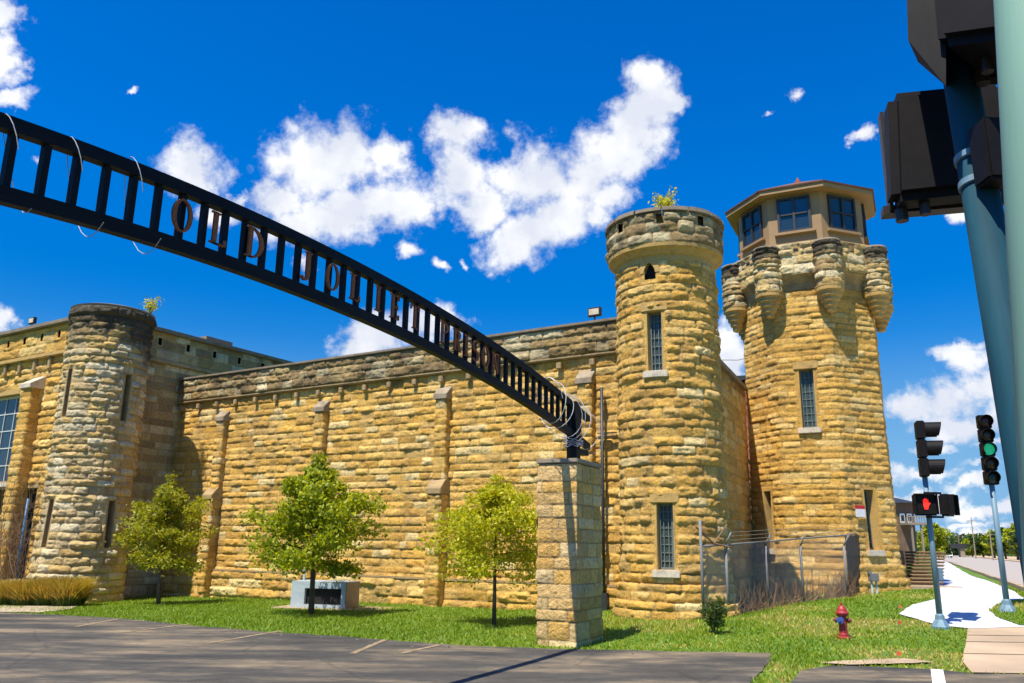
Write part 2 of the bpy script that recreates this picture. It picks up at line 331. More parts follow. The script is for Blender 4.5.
# ------------------------------------------------------------------ mesh helpers
def link(name, me, mat, parent=None):
    o = bpy.data.objects.new(name, me); COL.objects.link(o)
    if mat is not None:
        for m in (mat if isinstance(mat, (list, tuple)) else [mat]): me.materials.append(m)
    if parent is not None: o.parent = parent
    return o
def thing(name, label, cat, loc=(0, 0, 0), group=None, rz=0):
    o = bpy.data.objects.new(name, None); COL.objects.link(o); o.location = loc; o.rotation_euler = (0, 0, rz)
    o['label'] = label; o['category'] = cat
    if group: o['group'] = group
    return o
def tag(o, label, cat, group=None, kind=None):
    o['label'] = label; o['category'] = cat
    if group: o['group'] = group
    if kind: o['kind'] = kind
    return o
class MB:
    """collects polygons; .build makes one mesh object (coordinates given in world space, shifted to the parent's origin)"""
    def __init__(s): s.v = []; s.f = []; s.mi = []; s.cur = 0
    def add(s, vs, fs):
        b = len(s.v); s.v += [tuple(map(float, p)) for p in vs]; s.f += [tuple(i+b for i in q) for q in fs]; s.mi += [s.cur]*len(fs); return s
    def box(s, c, size, rz=0, ax=None):
        c = Vector(c); hx, hy, hz = (Vector(size)/2)
        if ax is None:
            X = Vector((math.cos(rz), math.sin(rz), 0)); Y = Vector((-math.sin(rz), math.cos(rz), 0)); Z = Vector((0, 0, 1))
        else: X, Y, Z = [Vector(a) for a in ax]
        vs = [c + X*hx*a + Y*hy*b + Z*hz*d for d in (-1, 1) for a, b in ((-1, -1), (1, -1), (1, 1), (-1, 1))]
        return s.add(vs, [(3, 2, 1, 0), (4, 5, 6, 7), (0, 1, 5, 4), (1, 2, 6, 5), (2, 3, 7, 6), (3, 0, 4, 7)])
    def tube(s, pts, rads, n=10, cap=True):
        pts = [Vector(p) for p in pts]
        if isinstance(rads, (int, float)): rads = [rads]*len(pts)
        rings = []; up = None
        for i, p in enumerate(pts):
            d = (pts[min(i+1, len(pts)-1)] - pts[max(i-1, 0)]).normalized()
            if up is None: up = Vector((0, 0, 1)) if abs(d.z) < .9 else Vector((1, 0, 0))
            x = d.cross(up).normalized(); y = x.cross(d).normalized(); up = y
            rings.append([p + (x*math.cos(a) + y*math.sin(a))*rads[i] for a in [2*pi*k/n for k in range(n)]])
        vs = [q for r in rings for q in r]; fs = []
        for i in range(len(pts)-1):
            for k in range(n): fs.append((i*n+k, i*n+(k+1) % n, (i+1)*n+(k+1) % n, (i+1)*n+k))
        if cap: fs.append(tuple(range(n-1, -1, -1))); fs.append(tuple((len(pts)-1)*n+k for k in range(n)))
        return s.add(vs, fs)
    def lathe(s, c, prof, n=20, axis=(0, 0, 1)):
        A = Vector(axis).normalized(); X = A.orthogonal().normalized(); Y = A.cross(X); c = Vector(c); vs = []; fs = []
        for r, z in prof:
            for k in range(n): a = 2*pi*k/n; vs.append(c + A*z + (X*math.cos(a)+Y*math.sin(a))*max(r, 1e-4))
        for i in range(len(prof)-1):
            for k in range(n): fs.append((i*n+k, i*n+(k+1) % n, (i+1)*n+(k+1) % n, (i+1)*n+k))
        fs.append(tuple(range(n-1, -1, -1))); fs.append(tuple((len(prof)-1)*n+k for k in range(n)))
        return s.add(vs, fs)
    def prism(s, poly, axX, axY, axN, c, th):
        c = Vector(c); X = Vector(axX); Y = Vector(axY); Nn = Vector(axN); n = len(poly)
        vs = [c + X*a + Y*b - Nn*th/2 for a, b in poly] + [c + X*a + Y*b + Nn*th/2 for a, b in poly]
        fs = [tuple(range(n-1, -1, -1)), tuple(range(n, 2*n))] + [(i, (i+1) % n, n+(i+1) % n, n+i) for i in range(n)]
        return s.add(vs, fs)
    def build(s, name, mat, parent=None, smooth_=False, bevel=0):
        me = bpy.data.meshes.new(name); off = parent_origin(parent)
        v = np.array(s.v, float) - np.array(off); 
        if parent is not None and root_rz(parent):
            a = -root_rz(parent); ca, sa = math.cos(a), math.sin(a); v = np.stack([v[:, 0]*ca - v[:, 1]*sa, v[:, 0]*sa + v[:, 1]*ca, v[:, 2]], 1)
        me.from_pydata(v.tolist(), [], s.f); me.validate()
        if any(s.mi): me.polygons.foreach_set('material_index', s.mi)
        bm = bmesh.new(); bm.from_mesh(me); bmesh.ops.recalc_face_normals(bm, faces=bm.faces)
        if bevel: bmesh.ops.bevel(bm, geom=[e for e in bm.edges if e.calc_face_angle(0) > .5], offset=bevel, segments=2, affect='EDGES', clamp_overlap=True)
        bm.to_mesh(me); bm.free()
        if smooth_: me.shade_smooth()
        return link(name, me, mat, parent)
def parent_origin(p):
    o = Vector((0, 0, 0))
    while p is not None: o = o + Vector(p.location); p = p.parent
    return o
def root_rz(p):
    return 0

def fbm(x, y, seed=0, octv=4, gain=.5):
    rng = np.random.RandomState(seed); T = rng.rand(256, 256); out = np.zeros_like(x, float); amp = 1; tot = 0
    for o in range(octv):
        xi = np.floor(x).astype(int); yi = np.floor(y).astype(int); fx = x-xi; fy = y-yi; fx = fx*fx*(3-2*fx); fy = fy*fy*(3-2*fy)
        a = T[xi % 256, yi % 256]; b = T[(xi+1) % 256, yi % 256]; c = T[xi % 256, (yi+1) % 256]; d = T[(xi+1) % 256, (yi+1) % 256]
        out += amp*((a*(1-fx)+b*fx)*(1-fy) + (c*(1-fx)+d*fx)*fy); tot += amp; amp *= gain; x = x*2.03+17.3; y = y*2.03+5.7
    return out/tot

def masonry(name, fmap, U, V0, V1, mat, parent, seed=1, course=.26, stone=(.45, 1.15), relief=.085, du=.045, dv=.03, holes=(), closed=False, soot=None, rough=1., surround=.10, flat_bands=()):
    """A rock-faced ashlar skin: fmap(u, v, h) -> xyz. Every stone bulges from its joints, with its own tone."""
    rng = np.random.RandomState(seed)
    nu = max(2, int(U/du)+1); nv = max(2, int((V1-V0)/dv)+1)
    us = np.linspace(0, U, nu); vs = np.linspace(V0, V1, nv)
    UU, VV = np.meshgrid(us, vs)
    wob = (fbm(UU*.9, VV*.9, seed+3, 3)-.5)*.05
    cb = [V0]; 
    while cb[-1] < V1:
        cb.append(cb[-1] + course*rng.uniform(.85, 1.18)*(1.35 if cb[-1] < V0+.5 else 1))
    cb[-1] = V1+.001 if V1-cb[-2] > course*.5 else V1+.001
    if len(cb) > 2 and cb[-1]-cb[-2] < course*.5: cb.pop(-2)
    cb = np.array(cb)
    VW = np.clip(VV + wob*.2, V0, V1)
    ci = np.clip(np.searchsorted(cb, VW, 'right')-1, 0, len(cb)-2)
    H = np.zeros_like(UU); tone = np.zeros_like(UU); tone2 = np.zeros_like(UU); joint = np.zeros_like(UU)
    noise1 = fbm(UU*4.2+3, VV*6.5, seed+1, 4, .55); noise2 = fbm(UU*13, VV*17, seed+2, 3, .6); noise3 = fbm(UU*1.6, VV*2.4, seed+9, 2)
    for c in range(len(cb)-1):
        sb = [-rng.uniform(0, stone[1])]
        while sb[-1] < U: sb.append(sb[-1]+rng.uniform(*stone))
        sb = np.array(sb)
        if closed: sb[0] = 0; sb[-1] = U if sb[-1]-U < .3 or len(sb) < 3 else U
        t1 = rng.rand(len(sb)); t2 = rng.rand(len(sb)); amp = rng.uniform(.65, 1.3, len(sb))*np.where(rng.rand(len(sb)) < .07, .25, 1); pkv = rng.uniform(.28, .58, len(sb)); vsh = rng.uniform(-.05, .05, len(sb)); tilt = rng.uniform(-.25, .35, len(sb)); skew = rng.uniform(-.3, .3, len(sb))
        mk = ci == c; u = (UU + wob*.5)[mk]; v = VW[mk]
        si = np.clip(np.searchsorted(sb, u, 'right')-1, 0, len(sb)-2)
        h0 = cb[c+1]-cb[c]
        dx = np.minimum(u-sb[si], sb[si+1]-u); y = np.clip((v-cb[c])/h0+vsh[si]*.5, 0, 1); pk = pkv[si]+.12*(noise1[mk]-.5)
        # section through a stone: steep underside, fullest a little below the middle, sloping back to the top joint
        prof = np.where(y < pk, np.sqrt(np.clip(1-(np.abs(pk-y)/pk)**2.2, 0, 1)), np.clip(1-(np.abs(y-pk)/(1-pk))**1.9, 0, 1)**.8)**.7
        ex = np.clip(dx/.085, 0, 1); ex = np.sqrt(np.clip(1-(1-ex)**2, 0, 1))
        xx = (u-sb[si])/(sb[si+1]-sb[si])-.5
        hh = relief*amp[si]*prof*ex*(.60 + .95*(noise1[mk]-.34)*rough*1.5 + tilt[si]*(y-.5) + skew[si]*xx)
        hh += relief*.42*(noise2[mk]-.5)*rough*np.minimum(prof*ex*2, 1)
        H[mk] = hh; tone[mk] = t1[si]*.999; tone2[mk] = t2[si]
        joint[mk] = np.clip(1-np.minimum(dx/.022, (np.minimum(y, 1-y)*h0)/.018), 0, 1)
    H += (noise3-.5)*.025
    for (a, b) in flat_bands:
        m = (VV >= a) & (VV <= b); H[m] = .01*noise2[m]
    keep = np.ones((nv-1, nu-1), bool)
    uc = (us[:-1]+us[1:])/2; vc = (vs[:-1]+vs[1:])/2
    for (a, b, c, d) in holes:
        dd = np.maximum(np.maximum(a-UU, UU-b), np.maximum(c-VV, VV-d))
        k = np.clip((dd-surround*.6)/(surround*.5), 0, 1); H = H*k + .012*(1-k)
        near = dd < surround*.8; tone[near] = .35; tone2[near] = .6; joint[near] = 0
        # snap
        keep &= ~((uc[None, :] > a) & (uc[None, :] < b) & (vc[:, None] > c) & (vc[:, None] < d))
    if closed: H[:, -1] = H[:, 0]
    P = fmap(UU, VV, H)
    org = np.array(parent_origin(parent)); co = np.stack(P, -1).reshape(-1, 3) - org
    idx = np.arange(nu*nv).reshape(nv, nu)
    q = np.stack([idx[:-1, :-1], idx[:-1, 1:], idx[1:, 1:], idx[1:, :-1]], -1)[keep]
    me = bpy.data.meshes.new(name); me.vertices.add(len(co)); me.vertices.foreach_set('co', co.astype(np.float32).ravel())
    n = len(q); me.loops.add(n*4); me.polygons.add(n); me.loops.foreach_set('vertex_index', q.astype(np.int32).ravel())
    me.polygons.foreach_set('loop_start', np.arange(0, n*4, 4, dtype=np.int32)); me.update(calc_edges=True)
    me.polygons.foreach_set('use_smooth', np.ones(n, bool))
    at_ = me.attributes.new('stone', 'FLOAT_COLOR', 'POINT')
    sarr = soot(UU, VV) if soot is not None else np.zeros_like(UU)
    at_.data.foreach_set('color', np.stack([tone, tone2, joint, np.clip(sarr, 0, 1)], -1).astype(np.float32).ravel())
    return link(name, me, mat, parent)

def plane_map(O, d, n, lean=0):
    O = np.array(O, float); d = np.array(d, float); n = np.array(n, float)
    def f(u, v, h):
        hh = h - lean*v
        return (O[0]+d[0]*u+n[0]*hh, O[1]+d[1]*u+n[1]*hh, O[2]+v+0*u)
    return f
def cyl_map(c, rfun, r0, start):
    """start: angle of the seam; u grows counter-clockwise"""
    def f(u, v, h):
        th = start + u/r0; r = rfun(th, v) + h
        return (c[0]+r*np.cos(th), c[1]+r*np.sin(th), v+0*u)
    return f
def mpt(f, u, v, h): return Vector([float(a) for a in f(np.float64(u), np.float64(v), np.float64(h))])
def patch(mb, f, u0, u1, v0, v1, h0, h1, n=1):
    """a curved block between depths h0 < h1 standing on the surface f"""
    us = [u0+(u1-u0)*i/n for i in range(n+1)]
    vs = [mpt(f, u, v, h) for u in us for (v, h) in ((v0, h0), (v1, h0), (v1, h1), (v0, h1))]
    fs = []
    for i in range(n):
        for k in range(4): fs.append((i*4+k, i*4+(k+1) % 4, (i+1)*4+(k+1) % 4, (i+1)*4+k))
    fs += [(0, 1, 2, 3), (n*4+3, n*4+2, n*4+1, n*4)]
    mb.add(vs, fs); return mb
def window(f, parent, u0, u1, v0, v1, nx, ny, frame='frame_grey', pane='glass_blue', jamb='dressed', depth=.22, sill=True, lintel=True, bar=.022, sill_mat='dressed_pale', fw=.05):
    mb = MB(); e = .03  # reveal: four blocks lining the opening
    patch(mb, f, u0-e, u0+.004, v0-e, v1+e, -depth-.1, .014); patch(mb, f, u1-.004, u1+e, v0-e, v1+e, -depth-.1, .014)
    patch(mb, f, u0+.004, u1-.004, v1-.004, v1+e, -depth-.1, .013); patch(mb, f, u0+.004, u1-.004, v0-e, v0+.004, -depth-.1, .013)
    rv = mb.build('window', M[jamb], parent)
    b = MB(); patch(b, f, u0+.004, u1-.004, v0+.004, v1-.004, -depth-.03, -depth); b.build('pane', M[pane], rv)
    b = MB(); a0, a1, c0, c1 = u0+.004, u1-.004, v0+.004, v1-.004
    patch(b, f, a0, a0+fw, c0, c1, -depth+.002, -depth+.045); patch(b, f, a1-fw, a1, c0, c1, -depth+.002, -depth+.045)
    patch(b, f, a0+fw, a1-fw, c1-fw, c1, -depth+.002, -depth+.045); patch(b, f, a0+fw, a1-fw, c0, c0+fw, -depth+.002, -depth+.045)
    for i in range(1, nx): u = a0+(a1-a0)*i/nx; patch(b, f, u-bar/2, u+bar/2, c0+fw, c1-fw, -depth+.003, -depth+.03)
    for j in range(1, ny): v = c0+(c1-c0)*j/ny; patch(b, f, a0+fw, a1-fw, v-bar/2, v+bar/2, -depth+.004, -depth+.026)
    b.build('frame', M[frame], rv)
    if sill:
        b = MB(); patch(b, f, u0-.10, u1+.10, v0-.17, v0-.004, -.05, .11, 3); b.build('sill', M[sill_mat], rv, bevel=.015)
    if lintel:
        b = MB(); patch(b, f, u0-.14, u1+.14, v1+.004, v1+.24, -.04, .05, 3); b.build('lintel', M['dressed'], rv, bevel=.015)
    return rv

# ------------------------------------------------------------------ ground and paving
def terrain():
    xs = np.unique(np.concatenate([[-3000, -1200, -500, -200, -100, -60], np.arange(-40, 40.01, .5), [50, 60, 80, 100, 200, 500, 1200, 3000]]))
    ys = np.unique(np.concatenate([[-3000, -800, -200, -60, -20], np.arange(-6, 45.01, .5), [50, 60, 80, 100, 140, 200, 400, 800, 1600, 3000]]))
    X, Y = np.meshgrid(xs, ys); Z = ground_z(X, Y); me = bpy.data.meshes.new('ground'); nx, ny = len(xs), len(ys)
    idx = np.arange(nx*ny).reshape(ny, nx); q = np.stack([idx[:-1, :-1], idx[:-1, 1:], idx[1:, 1:], idx[1:, :-1]], -1).reshape(-1, 4)
    me.from_pydata(np.stack([X, Y, Z], -1).reshape(-1, 3).tolist(), [], q.tolist()); me.shade_smooth()
    o = link('ground', me, M['ground']); o['kind'] = 'structure'; o['label'] = 'grassy ground sloping gently up to the right'
terrain()
def P2(x, y): p = on_ground(x, y); return (p.x, p.y)
def drape(name, poly, off, mat, cell=.5, label=None):
    bm = bmesh.new(); f = bm.faces.new([bm.verts.new((x, y, 0)) for x, y in poly])
    xs = [p[0] for p in poly]; ys = [p[1] for p in poly]
    for ax, lo_, hi in ((0, min(xs), max(xs)), (1, min(ys), max(ys))):
        c = math.ceil(lo_/cell)*cell
        while c < hi:
            if -40 <= c <= 45:
                co = [0, 0, 0]; co[ax] = c; no = [0, 0, 0]; no[ax] = 1
                bmesh.ops.bisect_plane(bm, geom=bm.verts[:]+bm.edges[:]+bm.faces[:], plane_co=co, plane_no=no)
            c += cell
    for v in bm.verts: v.co.z = float(ground_z(v.co.x, v.co.y)) + off
    bmesh.ops.triangulate(bm, faces=[f for f in bm.faces if len(f.verts) > 4])
    for f in bm.faces:
        f.normal_update()
        if f.normal.z < 0: f.normal_flip()
    me = bpy.data.meshes.new(name); bm.to_mesh(me); bm.free(); me.shade_smooth()
    o = link(name, me, mat); o['kind'] = 'structure'
    if label: o['label'] = label
    return o
def jag(pts, step=.35, amp=.05, seed=0):
    rng = random.Random(seed); out = []
    for a, b in zip(pts[:-1], pts[1:]):
        n = max(1, int(math.dist(a, b)/step))
        for i in range(n):
            t = i/n; out.append((a[0]+(b[0]-a[0])*t+rng.uniform(-amp, amp)*(i > 0), a[1]+(b[1]-a[1])*t+rng.uniform(-amp, amp)*(i > 0)))
    return out+[pts[-1]]
lot_edge = jag([(-34., 26.5), P2(0, 613), P2(56, 615.5), P2(120, 619), P2(185, 626), P2(256, 632), P2(350, 638), P2(456, 646), P2(564, 650), P2(656, 652), P2(774, 654)], seed=1)
LOT = lot_edge + jag([lot_edge[-1], P2(764, 668), P2(752, 683), P2(735, 760), (2.2, -12)], seed=2)[1:] + [(-34., -12.)]
drape('parking_lot', LOT, .018, M['asphalt'], label='worn grey asphalt parking lot with brown stains')
st_edge = jag([P2(800, 672), P2(830, 667), P2(880, 668), P2(940, 671), P2(975, 675), P2(1040, 676), P2(1300, 700)], seed=3)
STREET = st_edge + [(12, -3), (12., -12.), (2.6, -12.)] + jag([P2(745, 900), P2(775, 700), P2(800, 672)], seed=4)[:-1]
drape('street', STREET, .018, M['asphalt'], label='grey asphalt street in the near right corner')
SIDEW = [P2(968, 629), P2(1022, 628), P2(1090, 632), P2(1120, 674), P2(1024, 675), P2(972, 674), P2(962, 662), P2(966, 645)]
drape('sidewalk', SIDEW, .024, M['concrete_tan'], label='tan concrete sidewalk pad beside the street')
b = MB()
for (xa, ya, xb, yb) in ((964, 643, 1080, 645), (968, 636.5, 1070, 638), (962, 655, 1090, 658)):
    p, q = Vector((*P2(xa, ya), 0)), Vector((*P2(xb, yb), 0)); d = (q-p).normalized(); n_ = Vector((-d.y, d.x, 0))*.02
    pts = []
    for t in [i/8 for i in range(9)]:
        c = p.lerp(q, t)
        for s_ in (-1, 1): w = c+n_*s_; pts.append((w.x, w.y, float(ground_z(w.x, w.y))+.029))
    b.add(pts, [(2*i, 2*i+1, 2*i+3, 2*i+2) for i in range(8)])
o = b.build('sidewalk_joint_lines', M['timber_dark']); o['kind'] = 'structure'
GRAV = jag([P2(899, 615), P2(912, 606), P2(940, 599.5), P2(938, 588), P2(935, 572), P2(932, 560.5), P2(929, 556), P2(934, 555.5), P2(944, 560), P2(969, 575.5), P2(999, 586), P2(1024, 600), P2(1080, 622), P2(1075, 628), P2(1021, 628.5), P2(973, 630), P2(937, 626.5), P2(899, 615)], .25, .02, 5)[:-1]
drape('gravel_path', GRAV, .03, M['white_gravel'], label='white crushed stone path running beside the road')
# grass island in the gravel around the far signal pole
ISL = jag([P2(989, 612), P2(1003, 604), P2(1024, 601), P2(1060, 612), P2(1055, 628), P2(1020, 627), P2(1000, 620), P2(989, 612)], .3, .03, 6)[:-1]
drape('grass_island', ISL, .045, M['ground'])
# road running away along az 25 deg
SDV = Vector((math.sin(rad(25.2)), math.cos(rad(25.2)), 0))
rd = Vector((math.sin(rad(26.0)), math.cos(rad(26.0)), 0)); rn = Vector((rd.y, -rd.x, 0))
ed = Vector(P2(1024, 591.5)); ed = Vector((ed.x, ed.y, 0))
def strip(name, a0, a1, s0, s1, off, mat, label=None):
    pts = [ed+rn*a0+rd*s0, ed+rn*a1+rd*s0, ed+rn*a1+rd*s1, ed+rn*a0+rd*s1]
    return drape(name, [(p.x, p.y) for p in pts], off, mat, .5, label)
strip('road', .2, 7.2, -10, 900, .02, M['road'], 'pale road running away to the horizon')
strip('far_road_verge', 7.3, 22, -10, 900, .02, M['verge'], 'dry sandy verge beyond the road')
b = MB(); 
for a in (.0, 7.22):
    for i in range(60):
        p = ed+rn*(a+.07)+rd*(-10+i*4); q = p+rd*3.98; gz = float(ground_z(*((p+q)/2).xy))
        b.box(((p.x+q.x)/2, (p.y+q.y)/2, gz+.03), (.15, 3.98, .16), -rad(26.0))
o = b.build('road_kerb', M['concrete_tan']); o['kind'] = 'structure'
# parking lines
def line_strip(name, x0, y0, x1, y1, w, mat, off=.024):
    b = MB(); p, q = Vector((*P2(x0, y0), 0)), Vector((*P2(x1, y1), 0)); d = (q-p).normalized(); n_ = Vector((-d.y, d.x, 0))*w/2; pts = []
    N_ = 12
    for i in range(N_+1):
        c = p.lerp(q, i/N_)
        for s_ in (-1, 1): ww = c+n_*s_; pts.append((ww.x, ww.y, float(ground_z(ww.x, ww.y))+off))
    b.add(pts, [(2*i, 2*i+1, 2*i+3, 2*i+2) for i in range(N_)]); o = b.build(name, mat); o['kind'] = 'structure'; return o
for (x0, y0, x1, y1) in ((75, 628, 118, 620), (120, 634, 190, 625), (205, 645, 281, 632), (352, 655, 385, 641), (400, 655, 440, 646)):
    line_strip('parking_line', x0, y0, x1, y1, .10, M['line_yellow'])
line_strip('crosswalk_line', 942, 700, 937, 671, .16, M['line_white'])
drape('bare_dirt_strip', jag([P2(818, 664.5), P2(850, 662.5), P2(905, 660.5), P2(935, 664), P2(900, 665.5), P2(850, 667), P2(818, 664.5)], .2, .03, 12)[:-1], .035, M['concrete_tan'])
# pebble bed at the left
drape('pebble_bed', jag([P2(-60, 609), P2(-60, 603), P2(40, 603), P2(82, 605), P2(70, 610), P2(40, 613.5), P2(-60, 612)], .3, .03, 8), .03, M['tan_gravel'])

# ------------------------------------------------------------------ prison wall
WD = Vector((-.853, .522, 0)).normalized(); WN = Vector((-.522, -.853, 0)).normalized()   # along the wall to the left; facing the camera
WR = Vector((2.84, 21.5, 0)); WL = 18.35; WTOP = 7.8
J = WR - WD*0 + WD*18.25                                                                 # junction with the corner building
wall = thing('prison_wall', 'long yellow rough limestone wall with soot-darkened parapet and capped buttresses', 'wall', WR+WD*9)
# u runs from the left end to the right end
WO = WR + WD*18.6; fw = plane_map((WO.x, WO.y, 0), -WD, WN)
BUT = []   # buttress positions found where their caps stand
def wall_u(x, y):
    r = Vector(ray(x, y)); c = Vector(CAMP); t = (WO-c).dot(WN)/r.dot(WN); p = c+r*t; return (p-WO).dot(-WD), p.z
for (x, y, y2) in ((226, 418, 496), (325, 408.5, 502), (446, 395.5, 490), (588, 380, None)):
    u, z = wall_u(x, y); z2 = wall_u(x-4, y2)[1] if y2 else None; BUT.append((u, z, z2))
sootw = lambda U, V: smooth(6.15, 7.3, V)*.62 + .15*smooth(.0, 1, fbm(U*.7, V*.12, 5, 3)-.1)*smooth(2, 6, V)
masonry('wall_face', fw, 19.3, -.6, 6.79, M['stone'], wall, 11, course=.225, stone=(.3, .95), relief=.056, dv=.026, du=.045, soot=lambda U, V: smooth(6.0, 7.4, V)*.75+.2*smooth(.55, .8, fbm(U*.8, V*.1, 5, 3))*smooth(1, 6, V))
# plinth
fpl = plane_map((WO.x, WO.y, 0), -WD, WN); 
masonry('plinth', lambda u, v, h: fw(u, v, h+.10), 19.3, -.6, .72, M['stone'], wall, 15, course=.33, stone=(.7, 1.7), relief=.09)
b = MB(); b.box(WO - WD*9.65 + WN*.06 + Vector((0, 0, .74)), (.16, 19.3, .06), math.atan2(-WD.y, -WD.x)-pi/2); b.build('plinth_ledge', M['dressed_tan'], wall)
# parapet standing proud over small corbels
masonry('parapet', lambda u, v, h: fw(u, v, h+.13), 19.3, 6.86, 7.66, M['stone_brown'], wall, 13, course=.20, stone=(.35, .9), relief=.08, soot=lambda U, V: .34+.0*V+.30*(fbm(U*.9, V*.9, 8, 3)), du=.035, dv=.024)
b = MB(); ang = math.atan2(-WD.y, -WD.x)
def wbox(mb, u0, u1, v0, v1, h0, h1): patch(mb, fw, u0, u1, v0, v1, h0, h1, 1)
wbox(b, 0, 19.3, 6.765, 6.855, -.1, .16); b.build('string_course', M['dressed_tan'], wall, bevel=.03)
b = MB(); rr = random.Random(4)
for u in np.arange(.5, 19.2, 1.02):
    b = MB(); wbox(b, u, u+.16, 6.50, 6.695, -.02, .17); b.build('corbel', M['dressed_tan'], wall, bevel=.02)
b = MB(); wbox(b, 0, 19.3, 7.66, 7.75, -.5, .24); b.build('coping', M['coping'], wall, bevel=.02)
b = MB(); wbox(b, 0, 19.3, 6.88, 7.65, -.45, .08); b.build('parapet_core', M['dark_void'], wall)
b = MB(); wbox(b, 0, 19.3, -.6, 6.875, -.5, -.12); b.build('wall_core', M['dressed_tan'], wall)
for i, (u, z, z2) in enumerate(BUT):
    w = .40
    def bmap(off, w_):
        # three-sided skin: u 0..d left side, front, right side
        def f(s_, v, h, w_=w_, off=off):
            s_ = np.asarray(s_, float)
            a = np.clip(s_, 0, off); m_ = np.clip(s_-off, 0, w_); c = np.clip(s_-off-w_, 0, off)
            hh = np.where(s_ < off, a, np.where(s_ > off+w_, off-c, off)); uu = u-w_/2 + m_
            side = np.where(s_ < off, -1, np.where(s_ > off+w_, 1, 0))
            # outward shift
            return fw(uu + side*h*.5, v, hh + h*(side == 0) )
        return f
    up = masonry('buttress', bmap(.24, w), .24*2+w, -.6, z-.14, M['stone'], wall, 30+i, course=.225, stone=(.4, .8), relief=.055, soot=lambda U, V, z=z: smooth(z-1.2, z, V)*.45)
    b = MB(); q = [fw(a, v, h) for (a, v, h) in ((u-w/2-.05, z-.15, .32), (u+w/2+.05, z-.15, .32), (u+w/2+.05, z+.0, .32), (u-w/2-.05, z+.0, .32), (u-w/2-.05, z+.30, .0), (u+w/2+.05, z+.30, .0), (u-w/2-.05, z-.15, .0), (u+w/2+.05, z-.15, .0))]
    b.add(q, [(0, 1, 2, 3), (3, 2, 5, 4), (0, 3, 4, 6), (1, 7, 5, 2), (0, 6, 7, 1)]); b.build('cap', M['dressed_cap'], up, bevel=.012)
    if z2:
        w2 = .46
        lw = masonry('buttress', bmap(.42, w2), .42*2+w2, -.6, z2-.14, M['stone'], wall, 40+i, course=.225, stone=(.4, .8), relief=.055)
        b = MB(); q = [fw(a, v, h) for (a, v, h) in ((u-w2/2-.04, z2-.14, .49), (u+w2/2+.04, z2-.14, .49), (u+w2/2+.04, z2+.02, .49), (u-w2/2-.04, z2+.02, .49), (u-w2/2-.04, z2+.30, .24), (u+w2/2+.04, z2+.30, .24), (u-w2/2-.04, z2-.14, .0), (u+w2/2+.04, z2-.14, .0), (u-w2/2-.04, z2+.3, .0), (u+w2/2+.04, z2+.3, .0))]
        b.add(q, [(0, 1, 2, 3), (3, 2, 5, 4), (0, 3, 4, 8, 6), (1, 7, 9, 5, 2), (0, 6, 7, 1), (4, 5, 9, 8)]); b.build('cap', M['dressed_tan'], lw, bevel=.012)

# conduit on the wall near the round tower
u, z = wall_u(605, 389); gz = .1
b = MB(); b.tube([mpt(fw, u, gz, .22), mpt(fw, u, z, .22)], .045, 10)
cond = thing('conduit_pipe', 'dark vertical conduit pipe fixed to the wall beside the round tower', 'pipe', mpt(fw, u, .1, .22))
b.build('pipe', M['frame_dark'], cond, True)
u2, zb = wall_u(605, 434)
for dz in (0, .09): b = MB(); b.box(mpt(fw, u+.12, zb-dz, .17), (.55, .05, .03), ang); b.build('bracket', M['frame_dark'], cond)
for zz in (1.6, 3.1, 5.4): b = MB(); b.box(mpt(fw, u, zz, .15), (.16, .14, .04), ang); b.build('bracket', M['frame_dark'], cond)
b = MB(); b.box(mpt(fw, u, .35, .2), (.2, .16, .45), ang); b.build('junction_box', M['frame_dark'], cond, bevel=.01)

def floodlight(label, base, face, h=.28):
    t = thing('floodlight', label, 'floodlight', base, 'floodlights on the walls')
    base = Vector(base); face = Vector(face).normalized(); side = Vector((face.y, -face.x, 0)); up = Vector((0, 0, 1))
    b = MB(); b.tube([base, base+up*h*.6], .025, 8); b.build('post', M['frame_dark'], t)
    b = MB(); b.box(base+up*h, (.40, .12, .26), ax=(side, face, up)); b.build('housing', M['frame_dark'], t, bevel=.02)
    b = MB(); b.box(base+up*h+face*.062, (.30, .012, .17), ax=(side, face, up)); b.build('lens', M['dressed_pale'], t)
u, z = wall_u(594, 322); p = mpt(fw, u, 7.78, -.05); floodlight('small square floodlight on the long wall coping left of the round tower', p, WN)

# ------------------------------------------------------------------ round corner tower
RC = (3.96, 20.12); RR = 1.235; rphi = rad(-101.1)
def front_z(x, y, D):
    r = ray(x, y); return EYE + D*r[2]/math.hypot(r[0], r[1])
def rt_r(th, v):
    v = np.asarray(v, float)
    r = RR + .06*smooth(2.2, .2, v)*1.0
    r = r + .06*(v < .88) + .07*(v < .50)
    return r + .0*th
rt = thing('round_tower', 'round yellow limestone tower with flared parapet at the right end of the long wall', 'tower', (RC[0], RC[1], .2))
st = pi/2; r0 = RR
frt = cyl_map(RC, rt_r, r0, st)
def ru(deg): return ((rphi+rad(deg)-st) % (2*pi))*r0
Dr = 19.25
zt = {k: front_z(668, k, Dr) for k in (203, 232, 247, 261, 262, 278, 310, 370, 503, 570)}
wu1 = ru(-14); wu2 = ru(-9)
holes = [(wu1-.185, wu1+.185, zt[370], zt[310]), (wu2-.19, wu2+.19, zt[570], zt[503]), (ru(-18)-.14, ru(-18)+.14, zt[278], front_z(668, 261, Dr))]
zbase = zt[247]-.05
masonry('tower_body', frt, 2*pi*r0, -.4, zbase-.27, M['stone'], rt, 21, course=.215, stone=(.28, .75), relief=.064, holes=holes, closed=True, du=.035, dv=.026, soot=lambda U, V: smooth(zbase-1.2, zbase+.6, V)*.35)
window(frt, rt, *holes[0], 3, 7, jamb='dressed', depth=.2)
window(frt, rt, *holes[1], 3, 8, jamb='dressed', depth=.2)
